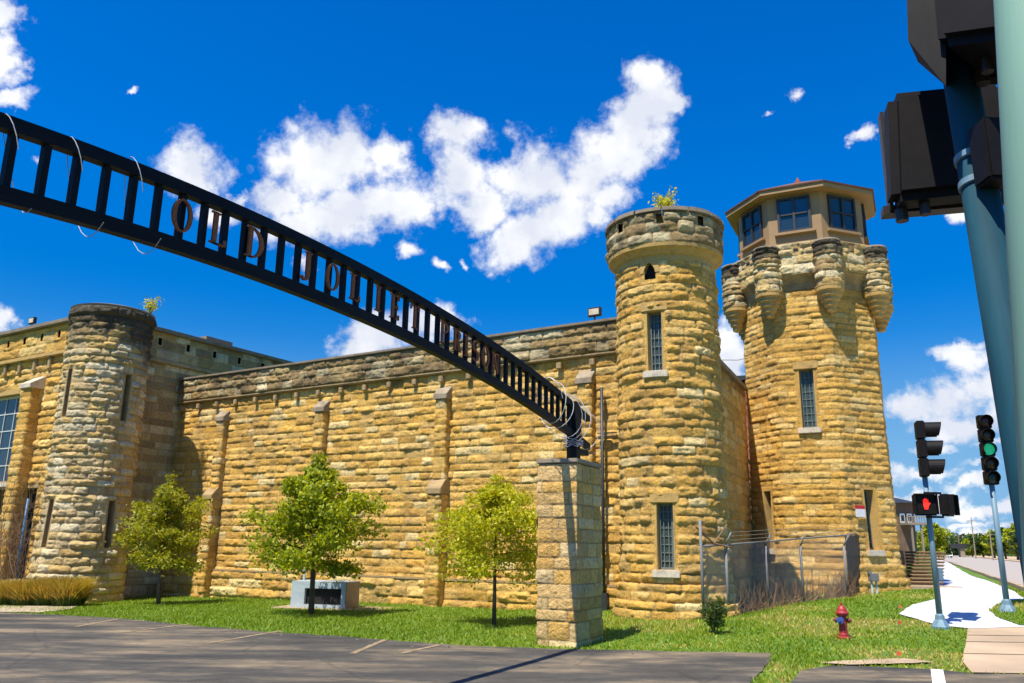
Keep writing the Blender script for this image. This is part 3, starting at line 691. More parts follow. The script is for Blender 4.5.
# pointed loophole
h = holes[2]; b = MB(); uc = (h[0]+h[1])/2
patch(b, frt, h[0]-.02, h[1]+.02, h[2]-.02, h[3]+.02, -.25, -.12); lp = b.build('loophole', M['dark_void'], rt)
b = MB()
for s_ in (-1, 1):
    for k in range(6):
        a0, a1 = k/6, (k+1)/6; hw = lambda a: .145*(1-a**1.9); q0 = h[2]+(h[3]-h[2])*.42; y0, y1 = q0+(h[3]+.02-q0)*a0, q0+(h[3]+.02-q0)*a1
        ua, ub = uc+s_*hw((a0+a1)/2), uc+s_*.24; patch(b, frt, min(ua, ub), max(ua, ub), y0, y1, -.13, .03)
b.build('pointed_arch', M['dressed'], lp)
# smooth neck, cornice and parapet
b = MB(); c3 = (RC[0], RC[1], 0); zc = zbase
b.lathe(c3, [(RR-.05, zc-.30), (RR+.015, zc-.29), (RR+.02, zc-.14), (RR+.06, zc-.12), (RR+.14, zc-.02), (RR+.23, zc+.03), (RR+.24, zc+.12), (RR+.10, zc+.13)], 72); b.build('cornice', M['dressed'], rt, False)
rp = cyl_map(RC, lambda th, v: RR+.205+.0*v, r0, st); ztop = front_z(668, 207, Dr-.25)-.03
hs_ = [(ru(d)-.07, ru(d)+.07, ztop-.36, ztop-.12) for d in (-48, -4, 38, 80, 122, 164, 206, 250) if ru(d) > .2 and ru(d) < 2*pi*r0-.2]
masonry('tower_parapet', rp, 2*pi*r0, zc+.125, ztop-.06, M['stone_brown'], rt, 23, course=.19, stone=(.28, .6), relief=.075, closed=True, du=.03, dv=.024, holes=hs_, surround=.04, soot=lambda U, V: .28+.35*fbm(U*1.3, V*2, 3, 3))
b = MB(); b.lathe(c3, [(RR-.15, zc+.1), (RR-.02, zc+.1), (RR-.02, ztop-.05), (RR-.15, ztop-.05)], 48); b.build('parapet_core', M['dressed_tan'], rt)
b = MB(); rr = random.Random(5)
for k in range(14):
    a0 = 2*pi*k/14; n_ = 4; g = .012
    prof = []
    vs = []; 
    for i in range(n_+1):
        a = a0+g+(2*pi/14-2*g)*i/n_
        for (r_, z_) in ((RR-.22, ztop-.055), (RR+.31, ztop-.055), (RR+.29, ztop+.05+.012*(k % 3)), (RR-.2, ztop+.06)): vs.append((RC[0]+r_*math.cos(a), RC[1]+r_*math.sin(a), z_))
    fs = [(i*4+q, i*4+(q+1) % 4, (i+1)*4+(q+1) % 4, (i+1)*4+q) for i in range(n_) for q in range(4)]+[(0, 1, 2, 3), (n_*4+3, n_*4+2, n_*4+1, n_*4)]
    b.add(vs, fs)
b.build('coping', M['coping'], rt, bevel=.012)
b = MB(); b.lathe(c3, [(RR-.02, ztop-.6), (RR-.02, ztop-.55)], 32); b.build('roof_deck', M['coping'], rt)

# ------------------------------------------------------------------ side wall going back from the round tower
SD = SDV.copy(); SN = Vector((SD.y, -SD.x, 0))
S0 = Vector((4.97, 20.35, 0)); S0.z = 0
def side_hit(x, y):
    r = Vector(ray(x, y)); c = Vector(CAMP); t = (S0-c).dot(SN)/r.dot(SN); p = c+r*t; return (p-S0).dot(SD), p.z
su, sz = side_hit(740, 390); s1, z1 = side_hit(728, 372)
SLEN = 5.6; STOP = (sz+z1)/2
print('side wall', su, sz, s1, z1)
sw = thing('side_wall', 'shaded limestone wall running back between the round tower and the guard tower', 'wall', (S0.x, S0.y, .3))
fs_ = plane_map((S0.x, S0.y, 0), SD, SN)
masonry('wall_face', fs_, SLEN, -.3, STOP, M['stone_tower'], sw, 51, relief=.06, soot=lambda U, V: .15+smooth(STOP-1, STOP, V)*.4)  # even soot share paints in this face's shade; soot grows towards the top
b = MB(); patch(b, fs_, 0, SLEN, -.3, STOP-.001, -.5, -.03); b.build('wall_core', M['dressed_tan'], sw)
b = MB(); patch(b, fs_, 0, SLEN+.1, STOP, STOP+.12, -.55, .12); b.build('coping', M['coping'], sw)

# ------------------------------------------------------------------ guard tower
GC = (9.53, 25.26); gphi = rad(-110.7); gcor = gphi + rad(17); GR = 2.07
def octf(th): 
    a = (np.asarray(th)-gcor) % (pi/4) - pi/8
    return math.cos(pi/8)/np.cos(a)
def gt_r(th, v):
    v = np.asarray(v, float); r = GR*(1+.05*smooth(6, .5, v)+.0) + .10*(v < 1.32) + .09*(v < .98)
    return r*octf(th)
gt = thing('guard_tower', 'tall octagonal limestone guard tower with corner turrets and a tan glazed cabin on top', 'tower', (GC[0], GC[1], .6))
g0 = GR; gst = gcor + pi/2 + pi/8
fg = cyl_map(GC, gt_r, g0, gst)
def gu(deg): return ((gphi+rad(deg)-gst) % (2*pi))*g0
Dg = 24.95
gz_ = {k: front_z(*k, Dg-(.25 if k[1] in (241, 272) else 0)) for k in ((811, 368), (811, 427), (873, 488), (875, 550), (772, 490), (795, 241), (795, 272), (795, 289), (830, 240), (830, 280), (830, 318))}
zP1 = gz_[(795, 241)]; zP0 = gz_[(795, 272)]; zB = gz_[(795, 289)]
wh = .225
gh = [(gu(-5.5)-wh, gu(-5.5)+wh, gz_[(811, 427)], gz_[(811, 368)]), (gu(39.5)-wh*.8, gu(39.5)+wh*.8, gz_[(875, 550)], gz_[(873, 488)]), (gu(-50.5)-wh*.8, gu(-50.5)+wh*.8, gz_[(875, 550)], gz_[(873, 488)])]
masonry('tower_body', fg, 2*pi*g0, 0, zB, M['stone_tower'], gt, 61, course=.18, stone=(.28, .85), relief=.044, holes=gh, closed=True, du=.04, dv=.028, surround=.14)
window(fg, gt, *gh[0], 3, 8, jamb='dressed', depth=.2, frame='frame_grey')
window(fg, gt, *gh[1], 2, 8, jamb='dressed', depth=.25, frame='frame_grey', lintel=False)
window(fg, gt, *gh[2], 2, 8, jamb='dressed', depth=.25, frame='frame_grey', lintel=False)
# smooth flaring band, then parapet
def ring(mb, prof, rot=gcor, n=8, c=GC):
    vs = []; fs = []
    for r, z in prof:
        for k in range(n): a = rot+2*pi*k/n; vs.append((c[0]+r*math.cos(a), c[1]+r*math.sin(a), z))
    for i in range(len(prof)-1):
        for k in range(n): fs.append((i*n+k, i*n+(k+1) % n, (i+1)*n+(k+1) % n, (i+1)*n+k))
    fs += [tuple(range(n-1, -1, -1)), tuple((len(prof)-1)*n+k for k in range(n))]
    mb.add(vs, fs); return mb
b = MB(); ring(b, [(GR-.1, zB-.01), (GR+.02, zB), (GR+.05, zP0-.26), (GR+.15, zP0-.12), (GR+.28, zP0-.02), (GR+.28, zP0+.0), (GR-.1, zP0+.01)]); b.build('smooth_band', M['dressed_tan'], gt)
fgp = cyl_map(GC, lambda th, v: (GR+.26)*octf(th), g0, gst)
gps = [(gu(a)-.08, gu(a)+.08, zP1-.34, zP1-.10) for a in (-5.5, 39.5, -50.5, 84.5)]
masonry('tower_parapet', fgp, 2*pi*g0, zP0, zP1, M['stone_pale'], gt, 63, course=.22, stone=(.4, .9), relief=.08, closed=True, du=.035, dv=.025, holes=gps, surround=.05, soot=lambda U, V: .15+.3*smooth(zP1-.4, zP1, V))
b = MB(); ring(b, [(GR-.15, zP0+.02), (GR+.19, zP0+.02), (GR+.19, zP1-.01), (GR-.15, zP1-.01)]); b.build('parapet_core', M['dressed_tan'], gt)
# turrets on the corners
Dt = Dg-.6; zt1 = front_z(830, 238, Dt)+.06; zt0 = front_z(830, 283, Dt); zt2 = front_z(830, 308, Dt)
for k in range(8):
    a = gcor + k*pi/4; c = (GC[0]+(GR+.20)*math.cos(a), GC[1]+(GR+.20)*math.sin(a)); tr_ = .36
    ft = cyl_map(c, lambda th, v: tr_+0*v+0*th, tr_, a+pi)
    tt = masonry('turret', ft, 2*pi*tr_, zt0, zt1, M['stone_pale' if k % 2 else 'stone_brown'], gt, 70+k, course=.145, stone=(.25, .5), relief=.075, closed=True, du=.028, dv=.02, soot=lambda U, V, k=k: .12+.7*smooth(zt1-.8, zt1-.1, V)+.12*fbm(U*2, V*2, 3+k, 2))
    b = MB(); b.lathe((c[0], c[1], 0), [(tr_-.02, zt1-.12), (tr_+.06, zt1-.04), (tr_+.03, zt1+.02), (.02, zt1+.05)], 16); b.build('cap', M['coping'], tt)
    b = MB(); pr = [(.03, zt2-.02)]; n_ = 5
    for i in range(n_):
        f0, f1 = i/n_, (i+1)/n_; R0_ = .07+(tr_-.02)*(i+1)/n_; zz = zt2+(zt0-zt2)*f0; z1_ = zt2+(zt0-zt2)*f1
        pr += [(R0_-.055, zz), (R0_-.005, zz+.03), (R0_, z1_-.02)]
    pr += [(tr_+.06, zt0), (tr_+.06, zt0+.03), (.1, zt0+.04)]
    b.lathe((c[0], c[1], 0), pr, 20); b.build('corbel', M['dressed'], tt)
# cabin
cab = MB(); CR = GR-.03; zc0 = zP1-.5; zc1 = front_z(792, 195, Dg+.1)+.02
ring(cab, [(CR, zc0), (CR, zc1)]); cabin = cab.build('cabin', M['cabin'], gt)
fc = cyl_map(GC, lambda th, v: CR*octf(th)+0*v, g0, gst)
wz0 = front_z(792, 229, Dg+.1); wz1 = front_z(792, 199, Dg+.1)
for k in range(8):
    a = gcor+pi/8+k*pi/4; n = Vector((math.cos(a), math.sin(a), 0)); s_ = Vector((-math.sin(a), math.cos(a), 0)); ap = CR*math.cos(pi/8); cx = Vector((GC[0], GC[1], 0))+n*ap
    ww = .43; wz = (wz0+wz1)/2; hh = (wz1-wz0)/2
    b = MB(); ax = (s_, n, Vector((0, 0, 1)))
    for (dx_, dz_, sx_, sz_) in ((-ww-.03, 0, .07, 2*hh+.14), (ww+.03, 0, .07, 2*hh+.14), (0, hh+.035, 2*ww, .07), (0, -hh-.035, 2*ww, .07), (0, 0, .07, 2*hh), (-ww/2, .0, ww-.07, .045), (ww/2, .0, ww-.07, .045)):
        b.box(cx+s_*dx_+Vector((0, 0, wz+dz_))+n*.03, (sx_, .09, sz_), ax=ax)
    w_ = b.build('window', M['frame_dark'], cabin)
    b = MB(); b.box(cx+Vector((0, 0, wz))+n*.008, (2*ww, .03, 2*hh), ax=ax); b.build('pane', M['glass'], w_)
    b = MB(); b.box(cx+Vector((0, 0, wz-hh-.12))+n*.06, (2*ww+.35, .12, .09), ax=ax); b.build('sill', M['cabin'], w_, bevel=.01)
rf = MB(); zr = zc1; ER = 2.43; apex = front_z(792, 181, Dg+2.0)-.1
ring(rf, [(CR-.1, zr+.0), (ER, zr+.0), (ER, zr+.13), (CR-.1, zr+.14)]); eave = rf.build('eaves', M['trim'], gt)
rf = MB(); ring(rf, [(ER+.04, zr+.132), (ER+.05, zr+.18), (.12, apex), (.02, apex+.02)]); rf.build('roof', M['shingle'], gt)
b = MB(); b.lathe((GC[0], GC[1], 0), [(.13, apex-.1), (.13, apex+.05), (.05, apex+.1), (.03, apex+.2)], 10); b.build('finial', M['brick'], gt)
# small sign and pipe box on the tower
def g_hit(deg, v, h): return mpt(fg, gu(deg), v, h)
sz_ = front_z(862, 511, Dg); b = MB(); p = g_hit(27, sz_, .13); n = Vector((p.x-GC[0], p.y-GC[1], 0)).normalized(); n = Vector((math.cos(gphi+rad(39.5)), math.sin(gphi+rad(39.5)), 0)); s_ = Vector((-n.y, n.x, 0)); ax = (s_, n, Vector((0, 0, 1)))
sg = thing('warning_sign', 'small red and white sign on the guard tower wall', 'sign', p)
b.box(p+Vector((0, 0, -.05)), (.32, .02, .22), ax=ax); b.build('white_panel', M['sign_white'], sg)
b = MB(); b.box(p+Vector((0, 0, .11)), (.32, .021, .10), ax=ax); b.build('red_panel', M['sign_red'], sg)
_a = gphi+rad(25); p = Vector((GC[0]+(GR+.62)*math.cos(_a), GC[1]+(GR+.62)*math.sin(_a), 0)); p.z = float(ground_z(p.x, p.y))

ub = thing('pipe_box', 'small grey meter box on white pipes at the foot of the guard tower', 'utility box', p)
b = MB(); b.box(p+Vector((0, 0, .42)), (.24, .16, .20), .2); b.box(p+Vector((-.10, 0, .54)), (.10, .1, .08), .2); b.build('box', M['fence_steel'], ub, bevel=.015)
b = MB(); b.tube([p+Vector((-.06, 0, -.05)), p+Vector((-.06, 0, .34))], .03, 8); b.tube([p+Vector((.07, .02, -.05)), p+Vector((.07, .02, .34))], .03, 8); b.build('pipes', M['white_metal'], ub)

# red brick building seen in the gap between the towers
p = at(745, 500, 40); z_r = float(at(745, 384, 40)[2])
br = thing('brick_building', 'red brick building glimpsed in the gap between the two towers', 'building', (p[0], p[1], .7))
b = MB(); b.box((p[0], p[1]+3, (z_r+.3)/2), (4.2, 6, z_r-.3), -.4); b.build('wall', M['brick'], br)
b = MB(); b.box((p[0], p[1]+3, z_r+.22), (4.6, 6.4, .22), -.4); b.build('roof', M['frame_dark'], br)
b = MB(); b.box((p[0]-.55, p[1]-.35, z_r*.48), (.25, .3, z_r*.9), -.4); b.build('downpipe', M['dark_void'], br)

# ------------------------------------------------------------------ corner building at the left, with its round tower
CB = J + WN*3.64; FT = 9.45
cbuild = thing('corner_building', 'limestone cell building with dark coping at the left edge, taller than the long wall', 'building', CB)
FO = CB + WD*13; ff = plane_map((FO.x, FO.y, 0), -WD, WN)
def fac(x, y):
    r = Vector(ray(x, y)); c = Vector(CAMP); t = (FO-c).dot(WN)/r.dot(WN); p = c+r*t; return (p-FO).dot(-WD), p.z
(wa, wtop), (wb, wbot) = fac(-26, 401), fac(17, 482)
(da, dtop), (db, dbot) = fac(-8, 490), fac(24, 580)
fh = [(wa, wb, wbot, wtop), (da, db, -.3, dtop)]
masonry('front_wall', ff, 13, -.6, FT-1.25, M['stone'], cbuild, 81, holes=fh, relief=.09)
window(ff, cbuild, *fh[0], 6, 5, frame='white_metal', pane='glass', jamb='dressed_tan', depth=.25, fw=.07, bar=.035)
b = MB(); patch(b, ff, da, db, -.3, dtop, -.6, -.5); b.build('dark_doorway', M['dark_void'], cbuild)
b = MB(); patch(b, ff, da-.1, db+.1, dtop+.004, dtop+.3, -.5, .06); patch(b, ff, da-.1, da-.004, -.3, dtop, -.5, .03); patch(b, ff, db+.004, db+.1, -.3, dtop, -.5, .03); b.build('door_surround', M['dressed_tan'], cbuild, bevel=.01)
fp = lambda u, v, h: ff(u, v, h+.14)
masonry('front_parapet', fp, 13, FT-1.12, FT-.12, M['stone_tower'], cbuild, 83, relief=.06, course=.3, holes=[(u, u+.16, FT-.62, FT-.32) for u in np.arange(.4, 12.5, 1.15)], surround=.04, soot=lambda U, V: .2*smooth(FT-1, FT, V)+.15)
b = MB(); patch(b, ff, 0, 13, FT-1.27, FT-1.125, -.1, .22)
b.build('string_course', M['dressed'], cbuild, bevel=.02)
b = MB()
for u in np.arange(.3, 12.8, 1.0):
    b = MB(); patch(b, ff, u, u+.18, FT-1.72, FT-1.28, -.05, .15); b.build('corbel', M['dressed_tan'], cbuild, bevel=.02)
b = MB(); patch(b, ff, 0, 13.3, FT-.12, FT+.03, -.6, .34); b.build('coping', M['coping'], cbuild, bevel=.02)
b = MB(); patch(b, ff, 0, 12.9, -.6, FT-.13, -.9, -.62); patch(b, ff, 0, 13, FT-1.1, FT-.13, -.5, .07); b.build('wall_core', M['dark_void'], cbuild)
# side facing right, running back past the long wall
CN = Vector((.853, -.522, 0)).normalized(); fsd = plane_map((CB.x, CB.y, 0), -WN, CN); SL = 20
masonry('side_wall', fsd, SL, -.6, FT-1.25, M['stone_brown'], cbuild, 85, relief=.05, course=.27, du=.05)  # browner stone than the front: shade of this side painted in, with weathering
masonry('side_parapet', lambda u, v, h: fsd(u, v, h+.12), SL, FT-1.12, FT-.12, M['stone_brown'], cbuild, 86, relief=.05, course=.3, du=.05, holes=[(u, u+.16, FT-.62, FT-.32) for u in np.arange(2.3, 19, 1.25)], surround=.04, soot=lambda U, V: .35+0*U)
b = MB(); patch(b, fsd, -.3, SL, FT-1.27, FT-1.125, -.1, .2); b.build('string_course', M['dressed_tan'], cbuild, bevel=.02)
b = MB(); patch(b, fsd, -.3, SL, FT-.12, FT+.03, -.6, .30); b.build('coping', M['coping'], cbuild, bevel=.02)
b = MB(); patch(b, fsd, .0, SL, -.6, FT-.13, -.5, -.06); b.build('wall_core', M['dark_void'], cbuild)
b = MB(); p = mpt(fsd, 5.2, FT+.03, -.3); b.box(p+Vector((0, 0, .12)), (.5, 1.3, .24), math.atan2(-WN.y, -WN.x)-pi/2); b.build('roof_vent', M['coping'], cbuild)
# buttress with sloped cap right of the big window
u, z = fac(40, 386); uw = .62
b = MB()
def fbox(mb, u0, u1, v0, v1, h0, h1): patch(mb, ff, u0, u1, v0, v1, h0, h1)
bt = masonry('buttress', (lambda f, u, w_: (lambda s_, v, h: f(u-w_/2+np.clip(s_-.45, 0, w_)+np.where(s_ > .45+w_, h*.5, np.where(s_ < .45, -h*.5, 0)), v, np.where(s_ < .45, s_, np.where(s_ > .45+w_, .9+w_-s_, .45))+h*((s_ >= .45) & (s_ <= .45+w_)))))(ff, u, uw), .9+uw, -.4, z-.15, M['stone'], cbuild, 87, relief=.05)
q = [ff(a, v, h) for (a, v, h) in ((u-uw/2-.06, z-.16, .54), (u+uw/2+.06, z-.16, .54), (u+uw/2+.06, z, .54), (u-uw/2-.06, z, .54), (u-uw/2-.06, z+.35, .0), (u+uw/2+.06, z+.35, .0), (u-uw/2-.06, z-.16, .0), (u+uw/2+.06, z-.16, .0))]
b = MB(); b.add(q, [(0, 1, 2, 3), (3, 2, 5, 4), (0, 3, 4, 6), (1, 7, 5, 2), (0, 6, 7, 1)]); b.build('cap', M['dressed_pale'], bt, bevel=.012)
u, z = fac(29, 326); floodlight('dark floodlight on the roof coping of the corner building at the left', mpt(ff, u, FT+.03, -.1), WN, .38)

LC = (-14.22, 28.03); LR = 1.28; lphi = math.atan2(-LC[1], -LC[0])
def lt_r(th, v):
    v = np.asarray(v, float); return LR + .10*smooth(4.0, .3, v) + .06*(v > FT-.25) + 0*th
lt = thing('stair_tower', 'weathered pale round stone tower on the corner of the left building', 'tower', (LC[0], LC[1], -.2))
fl = cyl_map(LC, lt_r, LR, lphi+pi)
def lu(deg): return pi*LR + rad(deg)*LR
Dl = math.hypot(*LC)-1.3
lz = {k: front_z(100, k, Dl) for k in (303, 368, 417, 500, 548)}
lh = [(lu(-56)-.11, lu(-56)+.11, lz[417], lz[368]), (lu(34)-.11, lu(34)+.11, lz[417]-.05, lz[368]-.08), (lu(-53)-.11, lu(-53)+.11, lz[548], lz[500]), (lu(33)-.11, lu(33)+.11, lz[548], lz[500])]
masonry('tower_body', fl, 2*pi*LR, -.6, lz[303]-.06, M['stone_pale'], lt, 91, course=.235, stone=(.35, .8), relief=.085, rough=1.1, closed=True, du=.035, dv=.027, holes=lh, surround=.07, soot=lambda U, V: smooth(lz[303]-2.6, lz[303], V)*.8+.12*smooth(.5, .8, fbm(U*1.2, V*.8, 6, 3))+.25*smooth(pi*LR+.2*LR, pi*LR+1.2*LR, U)*smooth(4, 8, V))
for h in lh: window(fl, lt, *h, 1, 1, frame='frame_dark', pane='dark_void', jamb='dressed_tan', depth=.3, sill=False, lintel=False, fw=.02)
b = MB(); b.lathe((LC[0], LC[1], 0), [(LR-.1, lz[303]-.15), (LR+.07, lz[303]-.07), (LR+.10, lz[303]), (LR-.05, lz[303]+.05)], 48); b.build('coping', M['coping'], lt)

# ------------------------------------------------------------------ gate pillar and arch sign
PN = Vector((-.451, -.892, 0)).normalized(); PS = Vector((-PN.y, PN.x, 0))   # face normal; to the right
if PS.x < 0: PS = -PS
cor = on_ground(577, 648); PW = .74; PL = 1.22
pc = cor - PN*PL/2 - PS*PW/2
ptop = float(at(571, 463, pc.y)[2])
def sq_map(c, w, l_, N_, S_):
    # u runs along front (w), right side (l_), back (w), left side (l_)
    def f(u, v, h):
        u = np.clip(np.asarray(u, float), 0, 2*(w+l_)-1e-6); k = (u >= w).astype(int)+(u >= w+l_)+(u >= 2*w+l_)
        start = np.choose(k, [0, w, w+l_, 2*w+l_]); ln = np.choose(k, [w, l_, w, l_]); dep = np.choose(k, [l_, w, l_, w])/2
        t = u-start-ln/2; dirs = [(N_, S_), (S_, -N_), (-N_, -S_), (-S_, N_)]
        nx = np.choose(k, [d[0].x for d in dirs]); ny = np.choose(k, [d[0].y for d in dirs]); sx = np.choose(k, [d[1].x for d in dirs]); sy = np.choose(k, [d[1].y for d in dirs])
        e = 1 + h/(ln/2)
        return (c.x+nx*(dep+h)+sx*t*e, c.y+ny*(dep+h)+sy*t*e, v+0*u)
    return f
def pillar(c, label, seed):
    t = thing('gate_pillar', label, 'pillar', c, 'stone pillars carrying the arch sign')
    masonry('shaft', sq_map(Vector((c[0], c[1], 0)), PW, PL, PN, PS), 2*(PW+PL)-.0001, c[2]-.2, ptop-.07, M['stone_pillar'], t, seed, course=.22, stone=(.35, .75), relief=.026, du=.02, dv=.016, rough=1.1)
    b = MB(); ax = (PS, PN, Vector((0, 0, 1))); b.box(Vector((c[0], c[1], ptop-.02)), (PW+.08, PL+.08, .08), ax=ax); b.build('cap', M['box_brown'], t, bevel=.015)
    return t
pillar(pc, 'square limestone pillar with a flat brown cap carrying the right end of the arch', 101)
TD = Vector((-.451, -.892, 0)).normalized(); TS = Vector((-TD.y, TD.x, 0))      # along the arch towards the camera's left; face normal
A0 = Vector((1.15, 15.2, 0)); A0 = Vector((pc.x, pc.y, 0)) + PS*.07
ptc2 = A0 + TD*14.6
pillar((ptc2.x, ptc2.y, 0), 'square limestone pillar carrying the near end of the arch, outside the view', 102)
def ztop_(t): return 4.995 - .0118*(t-7.3)**2 - .0009*max(0, min(t, 11.2)-7.3)**3
arch = thing('arch_sign', 'black steel truss arch sign with rusty letters spanning from the stone pillar', 'sign', A0+Vector((0, 0, ptop)))
TH = .685; DEP = .10
for nm, dz, hh in (('top_chord', -.06, .115), ('bottom_chord', -TH+.065, .125)):
    b = MB(); vs = []; n_ = 60; t0, t1 = -.75, 15.3
    for i in range(n_+1):
        t = t0+(t1-t0)*i/n_; c = A0+TD*t+Vector((0, 0, ztop_(t)+dz))
        for (a, z) in ((-1, -1), (1, -1), (1, 1), (-1, 1)): vs.append(c+TS*a*DEP/2+Vector((0, 0, z*hh/2)))
    fs = [(i*4+k, i*4+(k+1) % 4, (i+1)*4+(k+1) % 4, (i+1)*4+k) for i in range(n_) for k in range(4)]+[(0, 1, 2, 3), (n_*4+3, n_*4+2, n_*4+1, n_*4)]
    b.add(vs, fs); b.build(nm, M['steel_black'], arch)
def arch_t(x, y):
    r_ = Vector(ray(x, y)); c = Vector(CAMP); k = (A0-c).dot(TS)/r_.dot(TS); return (c+r_*k-A0).dot(TD)
PT = [arch_t(*q) for q in ((8, 165), (40, 175), (72, 185), (103, 195), (132, 205), (156, 212))]
PSTEP = (PT[0]-PT[-1])/5; print('pickets', PT, PSTEP)
t = PT[-1]
while t > -.5: t -= PSTEP
t += PSTEP
pk = []
while t < 15:
    if abs(t) > .12: pk.append(t)
    t += PSTEP
for t in pk:
    z = ztop_(t); b = MB(); b.box(A0+TD*t+Vector((0, 0, z-TH/2)), (.055, .06, TH-.25), ax=(TD, TS, Vector((0, 0, 1)))); b.build('picket', M['steel_black'], arch)
for tt in (0, 14.6):
    b = MB(); q = A0+TD*tt; zz_ = ztop_(tt)+.02; b.box(q+Vector((0, 0, (ptop+zz_)/2)), (.2, .2, zz_-ptop), ax=(TD, TS, Vector((0, 0, 1)))); b.build('post', M['steel_black'], arch)
b = MB(); q = A0 + TD*-.35; b.box(q+Vector((0, 0, ptop+.24)), (.5, .14, .10), ax=(TD, TS, Vector((0, 0, 1)))); b.build('brace', M['steel_black'], arch)

def arc(cx, cy, rx, ry, a0, a1, n=14): return [(cx+rx*math.cos(rad(a0+(a1-a0)*i/n)), cy+ry*math.sin(rad(a0+(a1-a0)*i/n))) for i in range(n+1)]
def band(o, i):  # strip between two point lists -> quads
    return [[o[k], o[k+1], i[k+1], i[k]] for k in range(len(o)-1)]
def glyph(ch):
    R_ = lambda x0, y0, x1, y1: [(x0, y0), (x1, y0), (x1, y1), (x0, y1)]
    S = []
    stem = lambda x: [R_(x-.075, 0, x+.075, 1), R_(x-.16, 0, x+.16, .05), R_(x-.16, .95, x+.16, 1)]
    if ch == 'O': S += band(arc(0, .5, .34, .5, 0, 360, 24), arc(0, .5, .21, .45, 0, 360, 24))
    if ch == 'I': S += stem(0)
    if ch == 'L': S += stem(-.15)+[R_(-.1, 0, .28, .05), R_(.22, 0, .28, .22)]
    if ch == 'D': S += stem(-.2)+band(arc(-.15, .5, .50, .5, -90, 90), arc(-.15, .5, .34, .45, -90, 90))
    if ch == 'J': S += [R_(.02, .2, .2, 1), R_(-.05, .95, .27, 1)]+band(arc(-.04, .2, .24, .26, 0, -150, 8), arc(-.04, .2, .08, .18, 0, -150, 8))
    if ch == 'E': S += stem(-.15)+[R_(-.1, 0, .27, .05), R_(-.1, .95, .27, 1), R_(-.1, .48, .18, .53), R_(.21, 0, .27, .2), R_(.21, .8, .27, 1), R_(.14, .4, .18, .6)]
    if ch == 'T': S += stem(0)+[R_(-.3, .95, .3, 1), R_(-.3, .8, -.25, 1), R_(.25, .8, .3, 1)]
    if ch in 'PR': S += stem(-.18)+band(arc(-.12, .74, .40, .26, -90, 90, 10), arc(-.12, .74, .24, .21, -90, 90, 10))
    if ch == 'R': S += [[(-.02, .5), (.14, .5), (.36, 0), (.18, 0)]]
    if ch == 'S': S += band(arc(0, .74, .28, .26, 30, 270, 10)+[(.05, .46)], arc(0, .74, .16, .2, 30, 270, 10)+[(.05, .58)])+band(arc(0, .27, .30, .27, 90, -150, 10), arc(0, .27, .15, .21, 90, -150, 10))
    if ch == 'N': S += [R_(-.26, 0, -.2, 1), R_(.2, 0, .26, 1), [(-.3, 1), (-.12, 1), (.27, 0), (.15, 0)], R_(-.34, 0, -.12, .05), R_(.1, .95, .34, 1)]
    return S
LH = .32
letters = [(c_, arch_t(x, y)) for c_, x, y in (('O', 177, 221), ('L', 214, 235), ('D', 250, 249), ('J', 301, 272), ('O', 328, 283), ('L', 351, 292), ('I', 374, 301), ('E', 391, 309), ('T', 411, 318), ('P', 441, 333), ('R', 453.5, 340), ('I', 463, 346), ('S', 472, 351), ('O', 482, 357), ('N', 492, 363))]
for ch, t in letters:
    b = MB(); c = A0+TD*t+Vector((0, 0, ztop_(t)-TH/2-LH/2)) - TS*(-1 if TS.dot(-A0) > 0 else 1)*.06*1.0
    for poly in glyph(ch): b.prism([(x*LH*1.05, y*LH) for x, y in poly], -TD, (0, 0, 1), TS, c, .025)
    b.build('letter', M['rust'], arch)
# razor wire
def helix(name, label, c0, turns, r, mat, seed, ax_len, tw=.0038):
    rg = random.Random(seed); t = thing(name, label, 'razor wire', c0(0), 'razor wire on the arch'); b = MB(); pts = []
    n = int(turns*22)
    for i in range(n+1):
        a = 2*pi*turns*i/n; s_ = ax_len*i/n; c = c0(s_); rr_ = r*(1+.12*math.sin(a*.7+seed))
        pts.append(c + TS*math.cos(a)*rr_*.75 + Vector((0, 0, 1))*math.sin(a)*rr_ + TD*.1*math.sin(a*1.3))
    b.tube(pts, tw, 5)
    b.build('wire_coil', mat, t)
    return t
def cen(t0): return lambda s_: A0+TD*(t0-s_)+Vector((0, 0, ztop_(t0-s_)-TH/2))
helix('razor_wire', 'tangled coils of razor wire around the arch end above the pillar', cen(1.3), 7, .40, M['wire_bright'], 2, 2.1, .007)
helix('razor_wire', 'thin loop of wire hanging over the arch nearest the left edge of the photo', cen(PT[0]+.1), .8, .36, M['wire'], 3, .30)
helix('razor_wire', 'thin loop of wire over the arch, second from the left edge of the photo', cen(PT[2]+.1), .85, .38, M['wire'], 4, .35)
helix('razor_wire', 'thin loop of wire over the arch just left of its first letter', cen(PT[4]+.1), .85, .38, M['wire'], 5, .35)
c_ = A0+Vector((0, 0, ptop+.28)); b = MB(); pts = []
for i in range(90): a = i*2*pi/22; pts.append(c_+Vector((math.cos(a)*(.17+.02*math.sin(i)), math.sin(a)*.2, .14*i/90+.02*math.sin(i*1.7))))
b.tube(pts, .009, 5); tag(b.build('wrapped_wire', M['wire']), 'grey wire wound round the steel post on top of the pillar', 'razor wire', 'razor wire on the arch')

